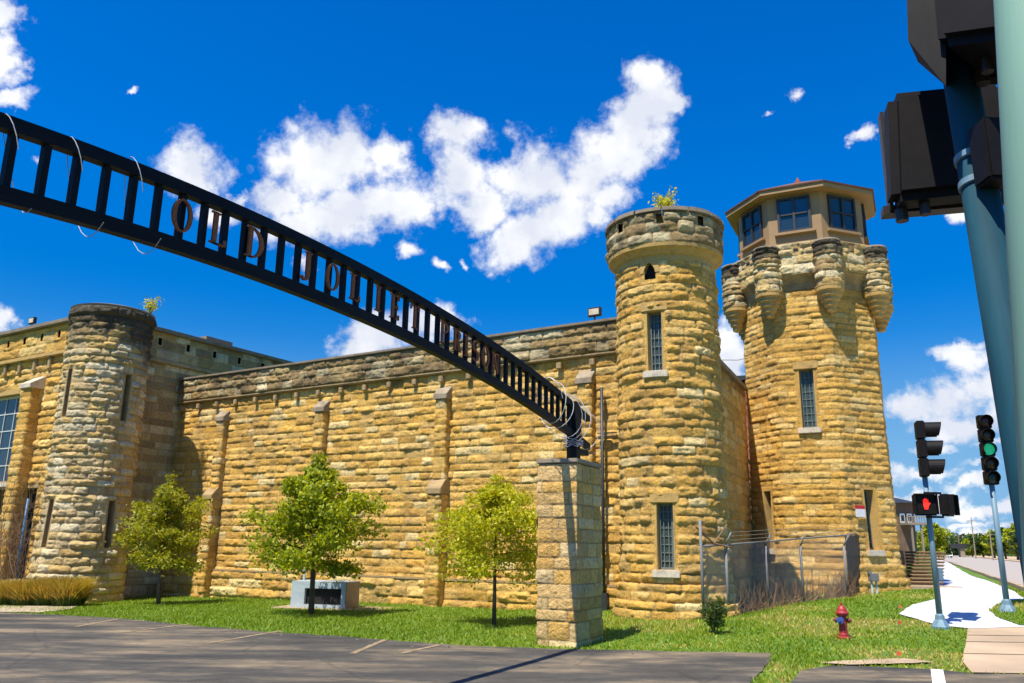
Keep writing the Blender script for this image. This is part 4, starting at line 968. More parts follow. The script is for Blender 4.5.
# ------------------------------------------------------------------ trees and planting
def leaf_mesh(name, pts, sizes, mat, parent, seed=0, long=1.5):
    rng = np.random.RandomState(seed); n = len(pts); P = np.array(pts); s_ = np.array(sizes)[:, None]
    a = rng.normal(size=(n, 3)); a /= np.linalg.norm(a, axis=1)[:, None]; c = rng.normal(size=(n, 3)); c[:, 2] += .3
    bb = np.cross(a, c); bb /= np.linalg.norm(bb, axis=1)[:, None]
    v = np.stack([P-a*s_*long*.5, P+bb*s_*.38, P+a*s_*long*.5, P-bb*s_*.38], 1).reshape(-1, 3) - np.array(parent_origin(parent))
    me = bpy.data.meshes.new(name); me.vertices.add(4*n); me.vertices.foreach_set('co', v.astype(np.float32).ravel()); me.loops.add(4*n); me.polygons.add(n)
    me.loops.foreach_set('vertex_index', np.arange(4*n, dtype=np.int32)); me.polygons.foreach_set('loop_start', np.arange(0, 4*n, 4, dtype=np.int32)); me.update(calc_edges=True)
    at_ = me.attributes.new('leaf', 'FLOAT', 'POINT'); at_.data.foreach_set('value', np.repeat(np.clip(rng.normal(.5, .28, n), 0, 1), 4).astype(np.float32))
    return link(name, me, mat, parent)
def tree(name, label, base, h, trunk_h, rx, rz, leaf, n_leaf, size, seed, group=None, r0=.055, shape=None, cat='tree', dens=60, skew=(0, 0)):
    rg = random.Random(seed); t = thing(name, label, cat, base, group); base = Vector(base)
    b = MB(); lean = Vector((rg.uniform(-.04, .04), rg.uniform(-.04, .04), 0))
    tr = [base+Vector((0, 0, -.05)), base+Vector((0, 0, trunk_h*.5))+lean*.5, base+Vector((0, 0, trunk_h))+lean, base+Vector((0, 0, trunk_h+(h-trunk_h)*.55))+lean*2, base+Vector((0, 0, h*.93))+lean*2.4]
    b.tube(tr, [r0*1.25, r0, r0*.85, r0*.45, r0*.12], 9)
    tips = []
    nb = 26
    for k in range(nb):
        f = (k+.5)/nb; z = trunk_h*.96 + (h-trunk_h)*.86*f; a = k*2.4+rg.uniform(-.5, .5)
        sh = shape(f) if shape else math.sin(pi*min(1, (.16+.84*f)))**.7
        L_ = rx*sh*rg.uniform(.6, 1.12); c = base+Vector((0, 0, z))+lean
        dirv = Vector((math.cos(a), math.sin(a), rg.uniform(.1, .55)*(1 if f > .12 else .1)))
        mid = c+dirv*L_*.5+Vector((0, 0, .04)); end = c+dirv*L_+Vector((0, 0, -.05*L_))
        b.tube([c, mid, end], [r0*.34*(1-f*.5), r0*.2, r0*.06], 5, False)
        for q in range(4): tips.append((c.lerp(end, .35+.22*q) + Vector((rg.uniform(-.1, .1), rg.uniform(-.1, .1), rg.uniform(-.05, .1)))*L_, L_))
        for q in range(3):
            m2 = c.lerp(end, .4+.2*q); e2 = m2+Vector((rg.uniform(-1, 1), rg.uniform(-1, 1), rg.uniform(-.2, .6)))*.38*L_; b.tube([m2, e2], [r0*.12, r0*.04], 4, False); tips.append((e2, L_))
    tips.append((tr[-1], rx*.4)); tips.append((tr[-1]+Vector((0, 0, h*.05)), rx*.3))
    b.build('trunk', M['bark'], t, True)
    P = []; S = []
    for k in range(n_leaf):
        c, L_ = rg.choice(tips); sg_ = .125*max(L_, rx*.45)
        P.append((c.x+rg.gauss(0, sg_)+skew[0]*0, c.y+rg.gauss(0, sg_), c.z+rg.gauss(0, sg_*.75))); S.append(size*rg.uniform(.6, 1.35))
    leaf_mesh('crown', P, S, leaf, t, seed); return t
gb1 = on_ground(158, 605); gb2 = on_ground(311, 615); gb3 = on_ground(494, 626)
def top_z(x, y, base): return float(at(x, y, base.y)[2])
def wpx(px, base): return px*base.y/840
def shp(f): return (.85+.9*f) if f < .22 else max(.16, 1.06-(f-.22)**1.35*1.25)
tree('young_tree', 'young olive-green tree partly in shade in front of the corner tower', gb1, top_z(165, 474, gb1)-gb1.z, top_z(160, 566, gb1)-gb1.z, wpx(45, gb1), 1, M['leaf_olive'], 14000, .07, 3, 'young trees on the lawn', .06, shp)
tree('young_tree', 'broad green young tree in front of the pale concrete box', gb2, top_z(311, 455, gb2)-gb2.z, top_z(311, 568, gb2)-gb2.z, wpx(64, gb2), 1, M['leaf_green'], 21000, .075, 4, 'young trees on the lawn', .065, shp)
tree('young_tree', 'yellow-green young tree left of the stone pillar', gb3, top_z(494, 477, gb3)-gb3.z, top_z(494, 570, gb3)-gb3.z, wpx(65, gb3), 1, M['leaf_yellow'], 16000, .062, 9, 'young trees on the lawn', .042, shp)
def tuft(name, label, base, h, w, n, mat, seed, cat='plant', size=.07, group=None):
    rg = random.Random(seed); t = thing(name, label, cat, base, group); b = MB(); P = []; S = []; base = Vector(base)
    for k in range(9):
        a = rg.uniform(0, 6.28); e = base+Vector((math.cos(a)*w*.5*rg.random(), math.sin(a)*w*.5*rg.random(), h*rg.uniform(.6, 1)))
        b.tube([base+Vector((0, 0, -.04)), base.lerp(e, .5)+Vector((0, 0, .03)), e], [.012, .009, .004], 4)
        for q in range(n//9): c = base.lerp(e, rg.uniform(.3, 1.05)); P.append((c.x+rg.gauss(0, w*.13), c.y+rg.gauss(0, w*.13), c.z+rg.gauss(0, h*.08))); S.append(size*rg.uniform(.6, 1.3))
    b.build('stems', M['twig'], t); leaf_mesh('foliage', P, S, mat, t, seed); return t
_a = lphi+rad(62); q = (LC[0]+1.3*math.cos(_a), LC[1]+1.3*math.sin(_a)); tuft('rooftop_weed', 'wispy yellow-green sapling growing from the top of the left round tower', (q[0], q[1], lz[303]-.04), .72, .8, 300, M['leaf_yellow'], 11, 'plant', .06)
q = at(666, 205, RC[1]-1.1); tuft('rooftop_grass', 'green weed growing on the parapet of the round tower', (q[0], q[1], ztop+.02), .62, .70, 520, M['leaf_yellow'], 12, 'plant', .06)
g = on_ground(713, 634); tuft('lawn_shrub', 'small dark green weed shrub in the lawn left of the hydrant', g, .62, .6, 900, M['leaf_dark'], 13, 'shrub', .05)
# ornamental grass clumps
rg = random.Random(8)
for k, (x, y, lb) in enumerate(((6, 605.5, 'straw-tipped ornamental grass clump at the left edge of the photo'), (27, 606, 'straw-tipped ornamental grass clump second from the left edge'), (48, 606, 'straw-tipped ornamental grass clump third from the left edge'), (68, 606.5, 'straw-tipped ornamental grass clump at the right end of its row'))):
    g = on_ground(x, y); t = thing('ornamental_grass', lb, 'ornamental grass', g, 'ornamental grasses in the pebble bed')
    vs = []; lf = []; hb = .70+.2*rg.random()
    for i in range(2600):
        a = rg.uniform(0, 6.28); r_ = rg.random()**.6*.40; hh = hb*rg.uniform(.4, 1.05); o_ = rg.uniform(.08, .55)
        p0 = (math.cos(a)*r_, math.sin(a)*r_, 0); p1 = (math.cos(a)*(r_+o_*.35), math.sin(a)*(r_+o_*.35), hh*.6); p2 = (math.cos(a)*(r_+o_), math.sin(a)*(r_+o_), hh)
        w = .0075; px, py = -math.sin(a)*w, math.cos(a)*w
        vs.append([(p0[0]-px, p0[1]-py, -.02), (p0[0]+px, p0[1]+py, -.02), (p1[0]+px, p1[1]+py, p1[2]), (p1[0]-px, p1[1]-py, p1[2])]); lf.append(rg.uniform(0, .35))
        vs.append([(p1[0]-px, p1[1]-py, p1[2]), (p1[0]+px, p1[1]+py, p1[2]), (p2[0]+px*.6, p2[1]+py*.6, p2[2]), (p2[0]-px*.6, p2[1]-py*.6, p2[2])]); lf.append(rg.uniform(.45, 1))
    me = bpy.data.meshes.new('blades'); fl_ = [v for q in vs for v in q]; me.from_pydata(fl_, [], [(4*i, 4*i+1, 4*i+2, 4*i+3) for i in range(len(vs))])
    at_ = me.attributes.new('leaf', 'FLOAT', 'POINT'); at_.data.foreach_set('value', np.repeat(np.array(lf), 4).astype(np.float32)); link('blades', me, M['grass_straw'], t)

# lawn grass (one object: uncountable)
def inside(poly, x, y):
    px = np.array([p[0] for p in poly]); py = np.array([p[1] for p in poly]); r = np.zeros(x.shape, bool); j = len(poly)-1
    for i in range(len(poly)):
        c = ((py[i] > y) != (py[j] > y)) & (x < (px[j]-px[i])*(y-py[i])/(py[j]-py[i]+1e-12)+px[i]); r ^= c; j = i
    return r
def lawn():
    rng = np.random.RandomState(3); n = 330000
    x = rng.uniform(-16, 16, n); y = rng.uniform(9, 33, n)
    k = rng.rand(n) < np.clip(1.25-.028*(y-9), .3, 1)
    ok = ~inside(LOT, x, y) & ~inside(STREET, x, y) & ~inside(SIDEW, x, y) & (~inside(GRAV, x, y) | inside(ISL, x, y)) & k
    dw = (x-WO.x)*WN.x+(y-WO.y)*WN.y; ok &= (dw > .1) | (x > 4.6)
    ok &= np.abs(np.arctan2(x, y)) < .68
    dr_ = (x-ed.x)*rn.x+(y-ed.y)*rn.y; ok &= dr_ < -.1
    ok &= np.hypot(x-GC[0], y-GC[1]) > 2.35
    x = x[ok]; y = y[ok]; n = len(x); z = ground_z(x, y) + .045*inside(ISL, x, y); print('grass blades', n)
    a = rng.uniform(0, 6.28, n); h = rng.uniform(.025, .065, n)*(1+.5*(fbm(x*.9, y*.9, 4, 3)-.5)*2); w = rng.uniform(.010, .022, n); ld_ = rng.normal(0, .03, (n, 2))
    dx, dy = np.cos(a)*w, np.sin(a)*w
    v = np.stack([np.stack([x-dx, y-dy, z-.005], -1), np.stack([x+dx, y+dy, z-.005], -1), np.stack([x+ld_[:, 0], y+ld_[:, 1], z+h], -1)], 1).reshape(-1, 3)
    me = bpy.data.meshes.new('lawn_grass'); me.vertices.add(3*n); me.vertices.foreach_set('co', v.astype(np.float32).ravel()); me.loops.add(3*n); me.polygons.add(n)
    me.loops.foreach_set('vertex_index', np.arange(3*n, dtype=np.int32)); me.polygons.foreach_set('loop_start', np.arange(0, 3*n, 3, dtype=np.int32)); me.update(calc_edges=True)
    pa = fbm(x*.45+9, y*.8, 7, 4); dry = np.clip((pa-.46)*3.6, 0, .65)*smooth(-2, 5, x)
    val = np.clip(rng.normal(.35, .2, n)+dry, 0, 1)
    at_ = me.attributes.new('leaf', 'FLOAT', 'POINT'); at_.data.foreach_set('value', np.repeat(val, 3).astype(np.float32))
    o = link('lawn_grass', me, M['grass_blade']); tag(o, 'short bright green lawn grass with dry patches', 'grass', kind='stuff')
lawn()

def crumbs():
    rng = np.random.RandomState(9); b = MB()
    for k in range(450):
        i = rng.randint(0, len(lot_edge)-1); t = rng.rand(); a, c = lot_edge[i], lot_edge[i+1]
        x = a[0]+(c[0]-a[0])*t+rng.normal(0, .12); y = a[1]+(c[1]-a[1])*t-abs(rng.normal(0, .35)); q = rng.uniform(.008, .028); z = float(ground_z(x, y))+.018
        v = [(x+q*rng.uniform(-1, 1), y+q*rng.uniform(-1, 1), z+q*rng.uniform(.4, 1)) for _ in range(2)]
        b.add([(x-q, y-q*.5, z), (x+q*.8, y-q, z), (x+q*.4, y+q, z), v[0]], [(0, 1, 3), (1, 2, 3), (2, 0, 3)])
    tag(b.build('loose_gravel', M['crumb']), 'loose gravel crumbs along the edge of the parking lot', 'gravel', kind='stuff')
crumbs()

# ------------------------------------------------------------------ pale box on the lawn
g = on_ground(314, 609); bd = -WD; bx = thing('concrete_box', 'pale grey box with a dark recessed front panel on the lawn behind the middle tree', 'box', g)
bw, bdp, bh = 1.6, .9, .70; ax = (bd, WN, Vector((0, 0, 1))); C0 = g+Vector((0, 0, bh/2+.02))-WN*.4
ra = rad(6); ax = (Vector((math.cos(ra), -math.sin(ra)*1, 0)), Vector((-math.sin(ra), -math.cos(ra), 0)), Vector((0, 0, 1)))
ra = -rad(14); X_ = Vector((math.cos(ra), math.sin(ra), 0)); Y_ = Vector((-X_.y, X_.x, 0))*-1; ax = (X_, -Y_*-1, Vector((0, 0, 1)))
Fn = Y_ if Y_.y < 0 else -Y_; ax = (X_, Fn, Vector((0, 0, 1)))
b = MB()
b.box(C0+X_*(-bw/2+.2), (.4, bdp, bh), ax=ax); b.box(C0+X_*(bw/2-.06), (.12, bdp, bh), ax=ax); b.box(C0+Vector((0, 0, bh/2-.09))+X_*.14, (bw-.52, bdp, .18), ax=ax); b.box(C0+Vector((0, 0, -bh/2+.05))+X_*.14, (bw-.52, bdp, .10), ax=ax)
b.build('casing', M['box_blue'], bx, bevel=.0)
b = MB(); b.box(C0+X_*.14-Fn*.02+Vector((0, 0, -.04)), (bw-.53, bdp-.16, bh-.28), ax=ax); b.build('front_panel', M['dark_void'], bx)
b = MB(); b.box(C0+X_*(bw/2+.006), (.02, bdp-.04, bh-.02), ax=ax); b.build('side_panel', M['box_brown'], bx)
b = MB(); b.box(g+Vector((0, 0, .0))-Fn*.4+X_*.5, (3.2, 1.5, .07), ax=ax); tag(b.build('concrete_slab', M['concrete_tan']), 'low tan concrete slab under the pale box', 'slab')
b = MB(); p = C0+X_*(-bw/2+.12)+Vector((0, 0, bh/2)); b.tube([p, p+Vector((0, 0, .35))], .035, 8); b.build('vent_pipe', M['box_blue'], bx)

# ------------------------------------------------------------------ chain link fence
def link_mat():
    k = MatB('chain_link_mesh'); uv = k.new('ShaderNodeUVMap'); sp = k.new('ShaderNodeSeparateXYZ'); k.L.new(uv.outputs[0], sp.inputs[0])
    a = k.math('ADD', sp.outputs[0], sp.outputs[1]); c = k.math('SUBTRACT', sp.outputs[0], sp.outputs[1])
    d1 = k.math('PINGPONG', a, .5); d2 = k.math('PINGPONG', c, .5)
    m = k.math('MINIMUM', d1, d2); al = k.math('LESS_THAN', m, .052)
    k.L.new(al, k.b.inputs['Alpha']); k.base((.40, .40, .42)); k.b.inputs['Metallic'].default_value = .2; k.rough(.5); return k.m
M['chain'] = link_mat()
fence = None
fpts = [on_ground(704, 620), on_ground(729, 617), on_ground(769, 608), on_ground(804, 602), on_ground(848, 597)]
ftops = [520, 545, 546, 546, 546]
f0 = fpts[0]; fence = thing('chain_link_fence', 'galvanised chain link fence with angled post tops in front of the guard tower', 'fence', f0)
tops = [Vector((p.x, p.y, float(at(0, 0, 1)[2])*0+front_z(x_, t_, math.hypot(p.x, p.y)))) for p, x_, t_ in zip(fpts, (704, 727, 769, 804, 848), ftops)]
mt = min(t.z - p.z for t, p in zip(tops[1:], fpts[1:])); print('fence heights', [round(t.z-p.z, 2) for t, p in zip(tops, fpts)])
hF = tops[1].z-fpts[1].z
back = fpts[-1]+Vector((.95, 1.25, .1))
for i, p in enumerate(fpts+[back]):
    hh = (tops[i].z-p.z) if i < 5 else hF
    b = MB(); b.tube([p+Vector((0, 0, -.1)), p+Vector((0, 0, hh))], .033, 9)
    if i > 0: b.tube([p+Vector((0, 0, hh)), p+Vector((.12, -.08, hh+.28))], .022, 7)
    b.build('post', M['fence_steel'], fence, True)
def mesh_panel(p, q, h1, h2):
    me = bpy.data.meshes.new('mesh_panel'); L_ = (q-p).length; org = Vector(f0)
    me.from_pydata([p-org, q-org, q+Vector((0, 0, h2))-org, p+Vector((0, 0, h1))-org], [], [(0, 1, 2, 3)])
    uvl = me.uv_layers.new(name='UVMap'); s_ = 1/.075
    for l, (a, c) in zip(uvl.data, ((0, 0), (L_*s_, 0), (L_*s_, h2*s_), (0, h1*s_))): l.uv = (a, c)
    link('mesh_panel', me, M['chain'], fence)
for i in range(1, 4): mesh_panel(fpts[i], fpts[i+1], hF, hF)
mesh_panel(fpts[-1], back, hF, hF); mesh_panel(fpts[0], fpts[1], hF, hF)
b = MB()
for i in range(0, 4): b.tube([fpts[i]+Vector((0, 0, hF)), fpts[i+1]+Vector((0, 0, hF))], .021, 7)
b.tube([fpts[-1]+Vector((0, 0, hF)), back+Vector((0, 0, hF))], .021, 7); b.build('top_rail', M['fence_steel'], fence, True)
b = MB()
for dz in (.1, .19, .28):
    for i in range(1, 4): b.tube([fpts[i]+Vector((.043*dz/.1, -.03*dz/.1, hF+dz)), fpts[i+1]+Vector((.043*dz/.1, -.03*dz/.1, hF+dz))], .005, 4)
rg = random.Random(3)
b.build('barbed_wire', M['fence_steel'], fence)
b = MB(); p1, p2 = fpts[0], fpts[1]; b.tube([p1+Vector((-.1, 0, hF*1.02)), p1.lerp(p2, .5)+Vector((0, 0, hF+.02)), p2+Vector((.05, 0, hF+.45))], .02, 5); b.tube([p1+Vector((-.1, 0, hF+.42)), p1.lerp(p2, .5)+Vector((0, 0, hF+.05)), p2+Vector((.1, 0, hF-.05))], .02, 5); b.build('crossed_wire', M['twig'], fence)
# dry vines on the fence (uncountable)
def vines(name, label, paths, n, hmax, seed, cat='dry weeds'):
    rg = random.Random(seed); b = MB()
    for k in range(n):
        i = rg.randrange(len(paths)-1); p = paths[i].lerp(paths[i+1], rg.random()) + Vector((rg.gauss(0, .12), rg.gauss(.12, .12), 0)); h = hmax*rg.random()**1.3+.12
        e = p+Vector((rg.gauss(0, .16), rg.gauss(0, .08), h)); m = p.lerp(e, .5)+Vector((rg.gauss(0, .06), 0, 0)); b.tube([p, m, e], [.009, .007, .003], 3, False)
    return tag(b.build(name, M['twig']), label, cat, kind='stuff')
vines('dry_weeds', 'dry brown weeds tangled along the foot of the chain link fence', fpts[1:]+[fpts[-1]], 520, .62, 4)
# slatted end gate seen edge-on
b = MB(); gp = fpts[-1]; gd = (back-gp).normalized()
gatep = thing('fence_screen', 'dark grey privacy screen on the end of the chain link fence', 'screen', gp)
for k in range(14): c = gp+gd*(.08+k*.115)+Vector((.05, 0, hF*.5)); b.box(c, (.105, .02, hF*.94), math.atan2(gd.y, gd.x))
b.build('slats', M['frame_dark'], gatep)
# fire hydrant
g = on_ground(844, 638.5); hs = thing('fire_hydrant', 'red fire hydrant with a blue side cap on the lawn', 'fire hydrant', g); k_ = .0
hz = float(at(844, 603, g.y)[2])-g.z; s = hz/.78; print('hydrant', hz, g)
b = MB(); b.lathe(g, [(.15*s, -.02), (.15*s, .03*s), (.11*s, .05*s), (.105*s, .10*s), (.095*s, .12*s), (.09*s, .48*s), (.13*s, .5*s), (.13*s, .53*s)], 20); b.build('barrel', M['hydrant_red'], hs, False)
b = MB(); b.lathe(g, [(.125*s, .531*s), (.15*s, .545*s), (.15*s, .57*s), (.12*s, .60*s), (.10*s, .66*s), (.06*s, .71*s), (.03*s, .73*s), (.032*s, .78*s), (.01*s, .785*s)], 20); b.build('bonnet', M['hydrant_red'], hs)
fwd = Vector((-g.x, -g.y, 0)).normalized(); sd = Vector((-fwd.y, fwd.x, 0))
for d_, m_, rr_ in ((sd, 'hydrant_dark', .055), (-sd, 'hydrant_dark', .055), ((fwd-sd*.35).normalized(), 'hydrant_blue', .07)):
    b = MB(); b.lathe(g+Vector((0, 0, .40*s)), [(rr_*.8*s, .06*s), (rr_*.8*s, .12*s), (rr_*1.15*s, .125*s), (rr_*1.15*s, .165*s), (rr_*.4*s, .17*s), (rr_*.4*s, .20*s)], 14, axis=d_); b.build('outlet_cap', M[m_], hs)
# marker flags
for x, y, lb in ((899, 612, 'small orange marker flag in the grass at the tip of the gravel path'), (898, 628, 'small orange marker flag in the grass below the gravel tip'), (897, 661, 'small orange marker flag lying by the kerb near the street')):
    g = on_ground(x, y); t = thing('marker_flag', lb, 'marker flag', g, 'orange marker flags'); b = MB(); b.tube([g, g+Vector((0, 0, .16))], .004, 4); b.build('wire_stake', M['galv'], t)
    b = MB(); b.box(g+Vector((.04, 0, .11)), (.07, .008, .06), .3); b.build('flag', M['orange'], t)

# ------------------------------------------------------------------ traffic signals
def visor(mb, c, fwd, r, L_):
    side = Vector((fwd.y, -fwd.x, 0)).normalized(); up = side.cross(fwd).normalized()
    if up.z < 0: up = -up
    n = 18; vs = []; fs = []
    for i in range(n+1):
        a = rad(-50+280*i/n); 
        ex_ = L_*(.86+.14*math.sin(a))
        for (rr_, l_) in ((r, 0), (r, ex_), (r*.93, ex_), (r*.93, 0)):
            vs.append(c+side*math.cos(a)*rr_+up*math.sin(a)*rr_+fwd*l_)
    for i in range(n):
        for k in range(4): fs.append((i*4+k, i*4+(k+1) % 4, (i+1)*4+(k+1) % 4, (i+1)*4+k))
    mb.add(vs, fs)
def sig_head(root, top, fwd, sec, n, lenses, ang_w=.34, vl=.85):
    side = Vector((fwd.y, -fwd.x, 0)).normalized(); up = Vector((0, 0, 1)); b = MB()
    for k in range(n):
        c = top-up*(sec*(k+.5)); b.box(c, (ang_w, .16, sec*.97), ax=(side, fwd, up))
    hd = b.build('signal_head', M['black_plastic'], root, bevel=.018)
    b = MB()
    for k in range(n): visor(b, top-up*(sec*(k+.5))+fwd*.081, fwd, sec*.44, sec*vl)
    b.build('visor', M['black_plastic'], hd)
    for k in range(n):
        b = MB(); c = top-up*(sec*(k+.5))+fwd*.08; b.lathe(c, [(sec*.41, 0), (sec*.38, .02), (sec*.2, .04), (.01, .045)], 20, axis=fwd); b.build('lens', M[lenses[k]], hd)
def vz(x, y, p): return front_z(x, y, math.hypot(p.x, p.y))
# near signal: three sections facing right, pedestrian heads below
g = on_ground(941, 628); ts = thing('traffic_signal', 'pole with a three-lamp signal seen from the side above red hand pedestrian heads', 'traffic signal', g, 'traffic signals on the corner')
pt = vz(930, 476, g)
b = MB(); b.tube([g+Vector((0, 0, .2)), Vector((g.x, g.y, pt))], [.058, .052], 16); b.build('pole', M['galv'], ts, True)
b = MB(); b.lathe(g, [(.19, -.02), (.19, .03), (.17, .05), (.10, .16), (.085, .24), (.06, .27)], 8); b.build('base', M['galv'], ts)
f1 = Vector((.95, -.31, 0)).normalized(); zt_ = vz(925, 421, g); zb_ = vz(930, 477, g); sec = (zt_-zb_)/3
sig_head(ts, Vector((g.x, g.y, zt_))+f1*.0, f1, sec, 3, ['lens_red', 'lens_amber', 'lens_green'], sec*.85)
zp0, zp1 = vz(936, 517, g), vz(936, 493, g); zm = (zp0+zp1)/2; hp = zp1-zp0
def ped(root, c, fwd, w, lit):
    w = w*.93
    side = Vector((fwd.y, -fwd.x, 0)).normalized()
    if side.x < 0: side = -side
    up = Vector((0, 0, 1)); b = MB(); b.box(c, (w, .2, w), ax=(side, fwd, up)); h_ = b.build('pedestrian_head', M['black_plastic'], root, bevel=.03)
    b = MB(); b.box(c+fwd*.165, (w*1.0, .13, .02), ax=(side, fwd, up)) if 0 else None
    b = MB()
    for s_ in (-1, 1): b.box(c+side*s_*w*.47+fwd*.13, (.015, .10, w*.9), ax=(side, fwd, up))
    b.box(c+up*w*.46+fwd*.13, (w*.9, .10, .015), ax=(side, fwd, up)); b.build('visor', M['black_plastic'], h_)
    if lit:
        hnd = MB(); s_ = w*.27; cc = c+fwd*.106+side*0
        hnd.prism([(-.42*s_, -.25*s_), (-.25*s_, -.85*s_), (.25*s_, -.85*s_), (.45*s_, -.1*s_), (.4*s_, .2*s_), (-.4*s_, .2*s_)], side, up, fwd, cc, .006)
        for k, (x, l_) in enumerate(((-.33, .8), (-.11, 1.0), (.12, .95), (.33, .75))): hnd.prism([((x-.085)*s_, .2*s_), ((x+.085)*s_, .2*s_), ((x+.085)*s_, l_*s_), ((x-.085)*s_, l_*s_)], side, up, fwd, cc, .006)
        hnd.prism([(.43*s_, -.3*s_), (.72*s_, .2*s_), (.6*s_, .3*s_), (.4*s_, .1*s_)], side, up, fwd, cc, .006)
        hnd.build('hand_symbol', M['hand_on'], h_)
fa = Vector((-.25, -.97, 0)).normalized(); fb = Vector((.75, -.66, 0)).normalized()
ped(ts, Vector((g.x-.14, g.y-.16, zm)), fa, hp*.98, True)
ped(ts, Vector((g.x+.38, g.y-.02, zm)), fb, hp*.98, False)
for s_ in (-1, 1): b = MB(); b.box(Vector((g.x+.1, g.y-.04, zm+s_*(hp*.5+.0))), (.34, .06, .04)); b.build('bracket', M['black_plastic'], ts)
b = MB(); b.box(Vector((g.x+.09, g.y, g.z+1.02)), (.09, .12, .24)); b.build('push_button', M['galv'], ts, bevel=.01)
# far signal: five sections, one green
g = on_ground(1008, 613); ts2 = thing('traffic_signal', 'pole with a five-lamp signal showing a green light on the grass island', 'traffic signal', g, 'traffic signals on the corner')
pt = vz(993, 484, g)
b = MB(); b.tube([g+Vector((0, 0, .2)), Vector((g.x, g.y, pt))], [.062, .055], 16); b.build('pole', M['galv'], ts2, True)
b = MB(); b.lathe(g, [(.22, -.02), (.22, .03), (.19, .05), (.11, .17), (.09, .26), (.063, .29)], 8); b.build('base', M['galv'], ts2)
zt_ = vz(986, 415, g); zb_ = vz(994, 485, g); sec = (zt_-zb_)/5; f2 = Vector((-.22, -.97, 0)).normalized()
sig_head(ts2, Vector((g.x, g.y, zt_))+f2*.0, f2, sec, 5, ['lens_red', 'lens_amber', 'green_on', 'lens_amber', 'lens_green'], sec*.9, .5)

# near pole with pedestrian heads seen from behind
def at_r(x, y, D):   # point on the pixel ray at horizontal range D
    r = ray(x, y); k = D/math.hypot(r[0], r[1]); return Vector(CAMP+r*k)
NP = thing('pedestrian_signal', 'dark blue-grey pole close by with two black pedestrian heads seen from behind', 'pedestrian signal', (0, 0, 0))
pa = at_r(980, 190, 2.75); pb = at_r(1029, 470, 2.63); dv_ = (pb-pa).normalized(); foot = pa+dv_*((0-pa.z)/dv_.z)
NP.location = (foot.x, foot.y, 0)
tp = pa-dv_*.32
b = MB(); b.tube([foot+Vector((0, 0, -.05)), pa-dv_*1.2], [.060, .049], 28); b.build('pole', M['pole_blue'], NP, True)
b = MB(); b.lathe(Vector((foot.x, foot.y, 0)), [(.2, -.02), (.2, .04), (.11, .2), (.08, .3)], 8); b.build('base', M['pole_blue'], NP)
b = MB(); b.lathe(pa+dv_*-.02, [(.05, -.012), (.058, -.010), (.058, .010), (.05, .012)], 28, axis=-dv_); b.lathe(pa-dv_*.115, [(.05, -.012), (.058, -.010), (.058, .010), (.05, .012)], 28, axis=-dv_); b.build('clamp_band', M['galv'], NP)
b = MB(); b.box(pa-dv_*.08+Vector((.01, -.10, 0)), (.12, .09, .2)); b.tube([pa-dv_*.1, pa-dv_*.5], [.05, .045], 14); b.build('bracket', M['black_plastic'], NP, bevel=.008)
def back_head(corners, D0, D1, thick, name='pedestrian_head'):
    """housing: back face given by its four photograph corners (tl, tr, br, bl) at ranges D0 (left) and D1 (right)"""
    tl, tr_, br_, bl = corners; pts = [at_r(*tl, D0), at_r(*tr_, D1), at_r(*br_, D1), at_r(*bl, D0)]
    n = (pts[1]-pts[0]).cross(pts[3]-pts[0]).normalized(); n = n if n.y > 0 else -n
    b = MB(); q = pts+[p+n*thick for p in pts]
    b.add(q, [(0, 1, 2, 3), (7, 6, 5, 4), (0, 4, 5, 1), (1, 5, 6, 2), (2, 6, 7, 3), (3, 7, 4, 0)])
    h_ = b.build(name, M['black_plastic'], NP, bevel=.03)
    for m_ in h_.data.polygons: m_.use_smooth = False
    c = sum(pts, Vector())/4; X = ((pts[1]-pts[0])+(pts[2]-pts[3])).normalized(); Yv = n.cross(X).normalized(); wx = (pts[1]-pts[0]).length; hy = (pts[0]-pts[3]).length
    bb = MB(); bb.box((pts[2]+pts[3])/2+n*(thick+.03)+(pts[0]-pts[3])*.03, (wx*1.04, .06, .03), ax=(X, n, Yv)); 
    for s_ in (-1, 1): bb.box(c+X*s_*(wx/2-.008)+n*(thick+.02), (.014, .05, hy*.94), ax=(X, n, Yv))
    bb.build('visor', M['brown_plastic'], h_)
    bb = MB(); p = pts[3].lerp(pts[2], .30)+n*thick*.5
    bb.lathe(p, [(.018, -.045), (.018, .0)], 12); bb.build('cable_gland', M['brown_plastic'], h_); bb = MB(); p = pts[3].lerp(pts[2], .12)+n*thick*.8; bb.lathe(p, [(.022, -.045), (.022, .0)], 12); bb.build('cable_gland', M['brown_plastic'], h_)
    return h_
back_head(((889, 90), (1008, 78), (1014, 186), (893, 199)), 2.95, 3.05, .14)
back_head(((925, -60), (1040, -75), (1040, 30), (934, 44)), 2.55, 2.45, .30)
b = MB(); p = at_r(915, 22, 2.7); q = at_r(922, 68, 2.7)
b.add([at_r(906, -30, 2.62), at_r(946, -30, 2.6), at_r(946, 86, 2.6), at_r(918, 62, 2.62), at_r(908, 40, 2.62), at_r(906, -30, 2.9), at_r(946, -30, 2.9), at_r(946, 86, 2.9), at_r(918, 62, 2.9), at_r(908, 40, 2.9)], [(0, 1, 2, 3, 4), (9, 8, 7, 6, 5), (0, 5, 6, 1), (1, 6, 7, 2), (2, 7, 8, 3), (3, 8, 9, 4), (4, 9, 5, 0)]); b.build('side_visor', M['black_plastic'], NP)
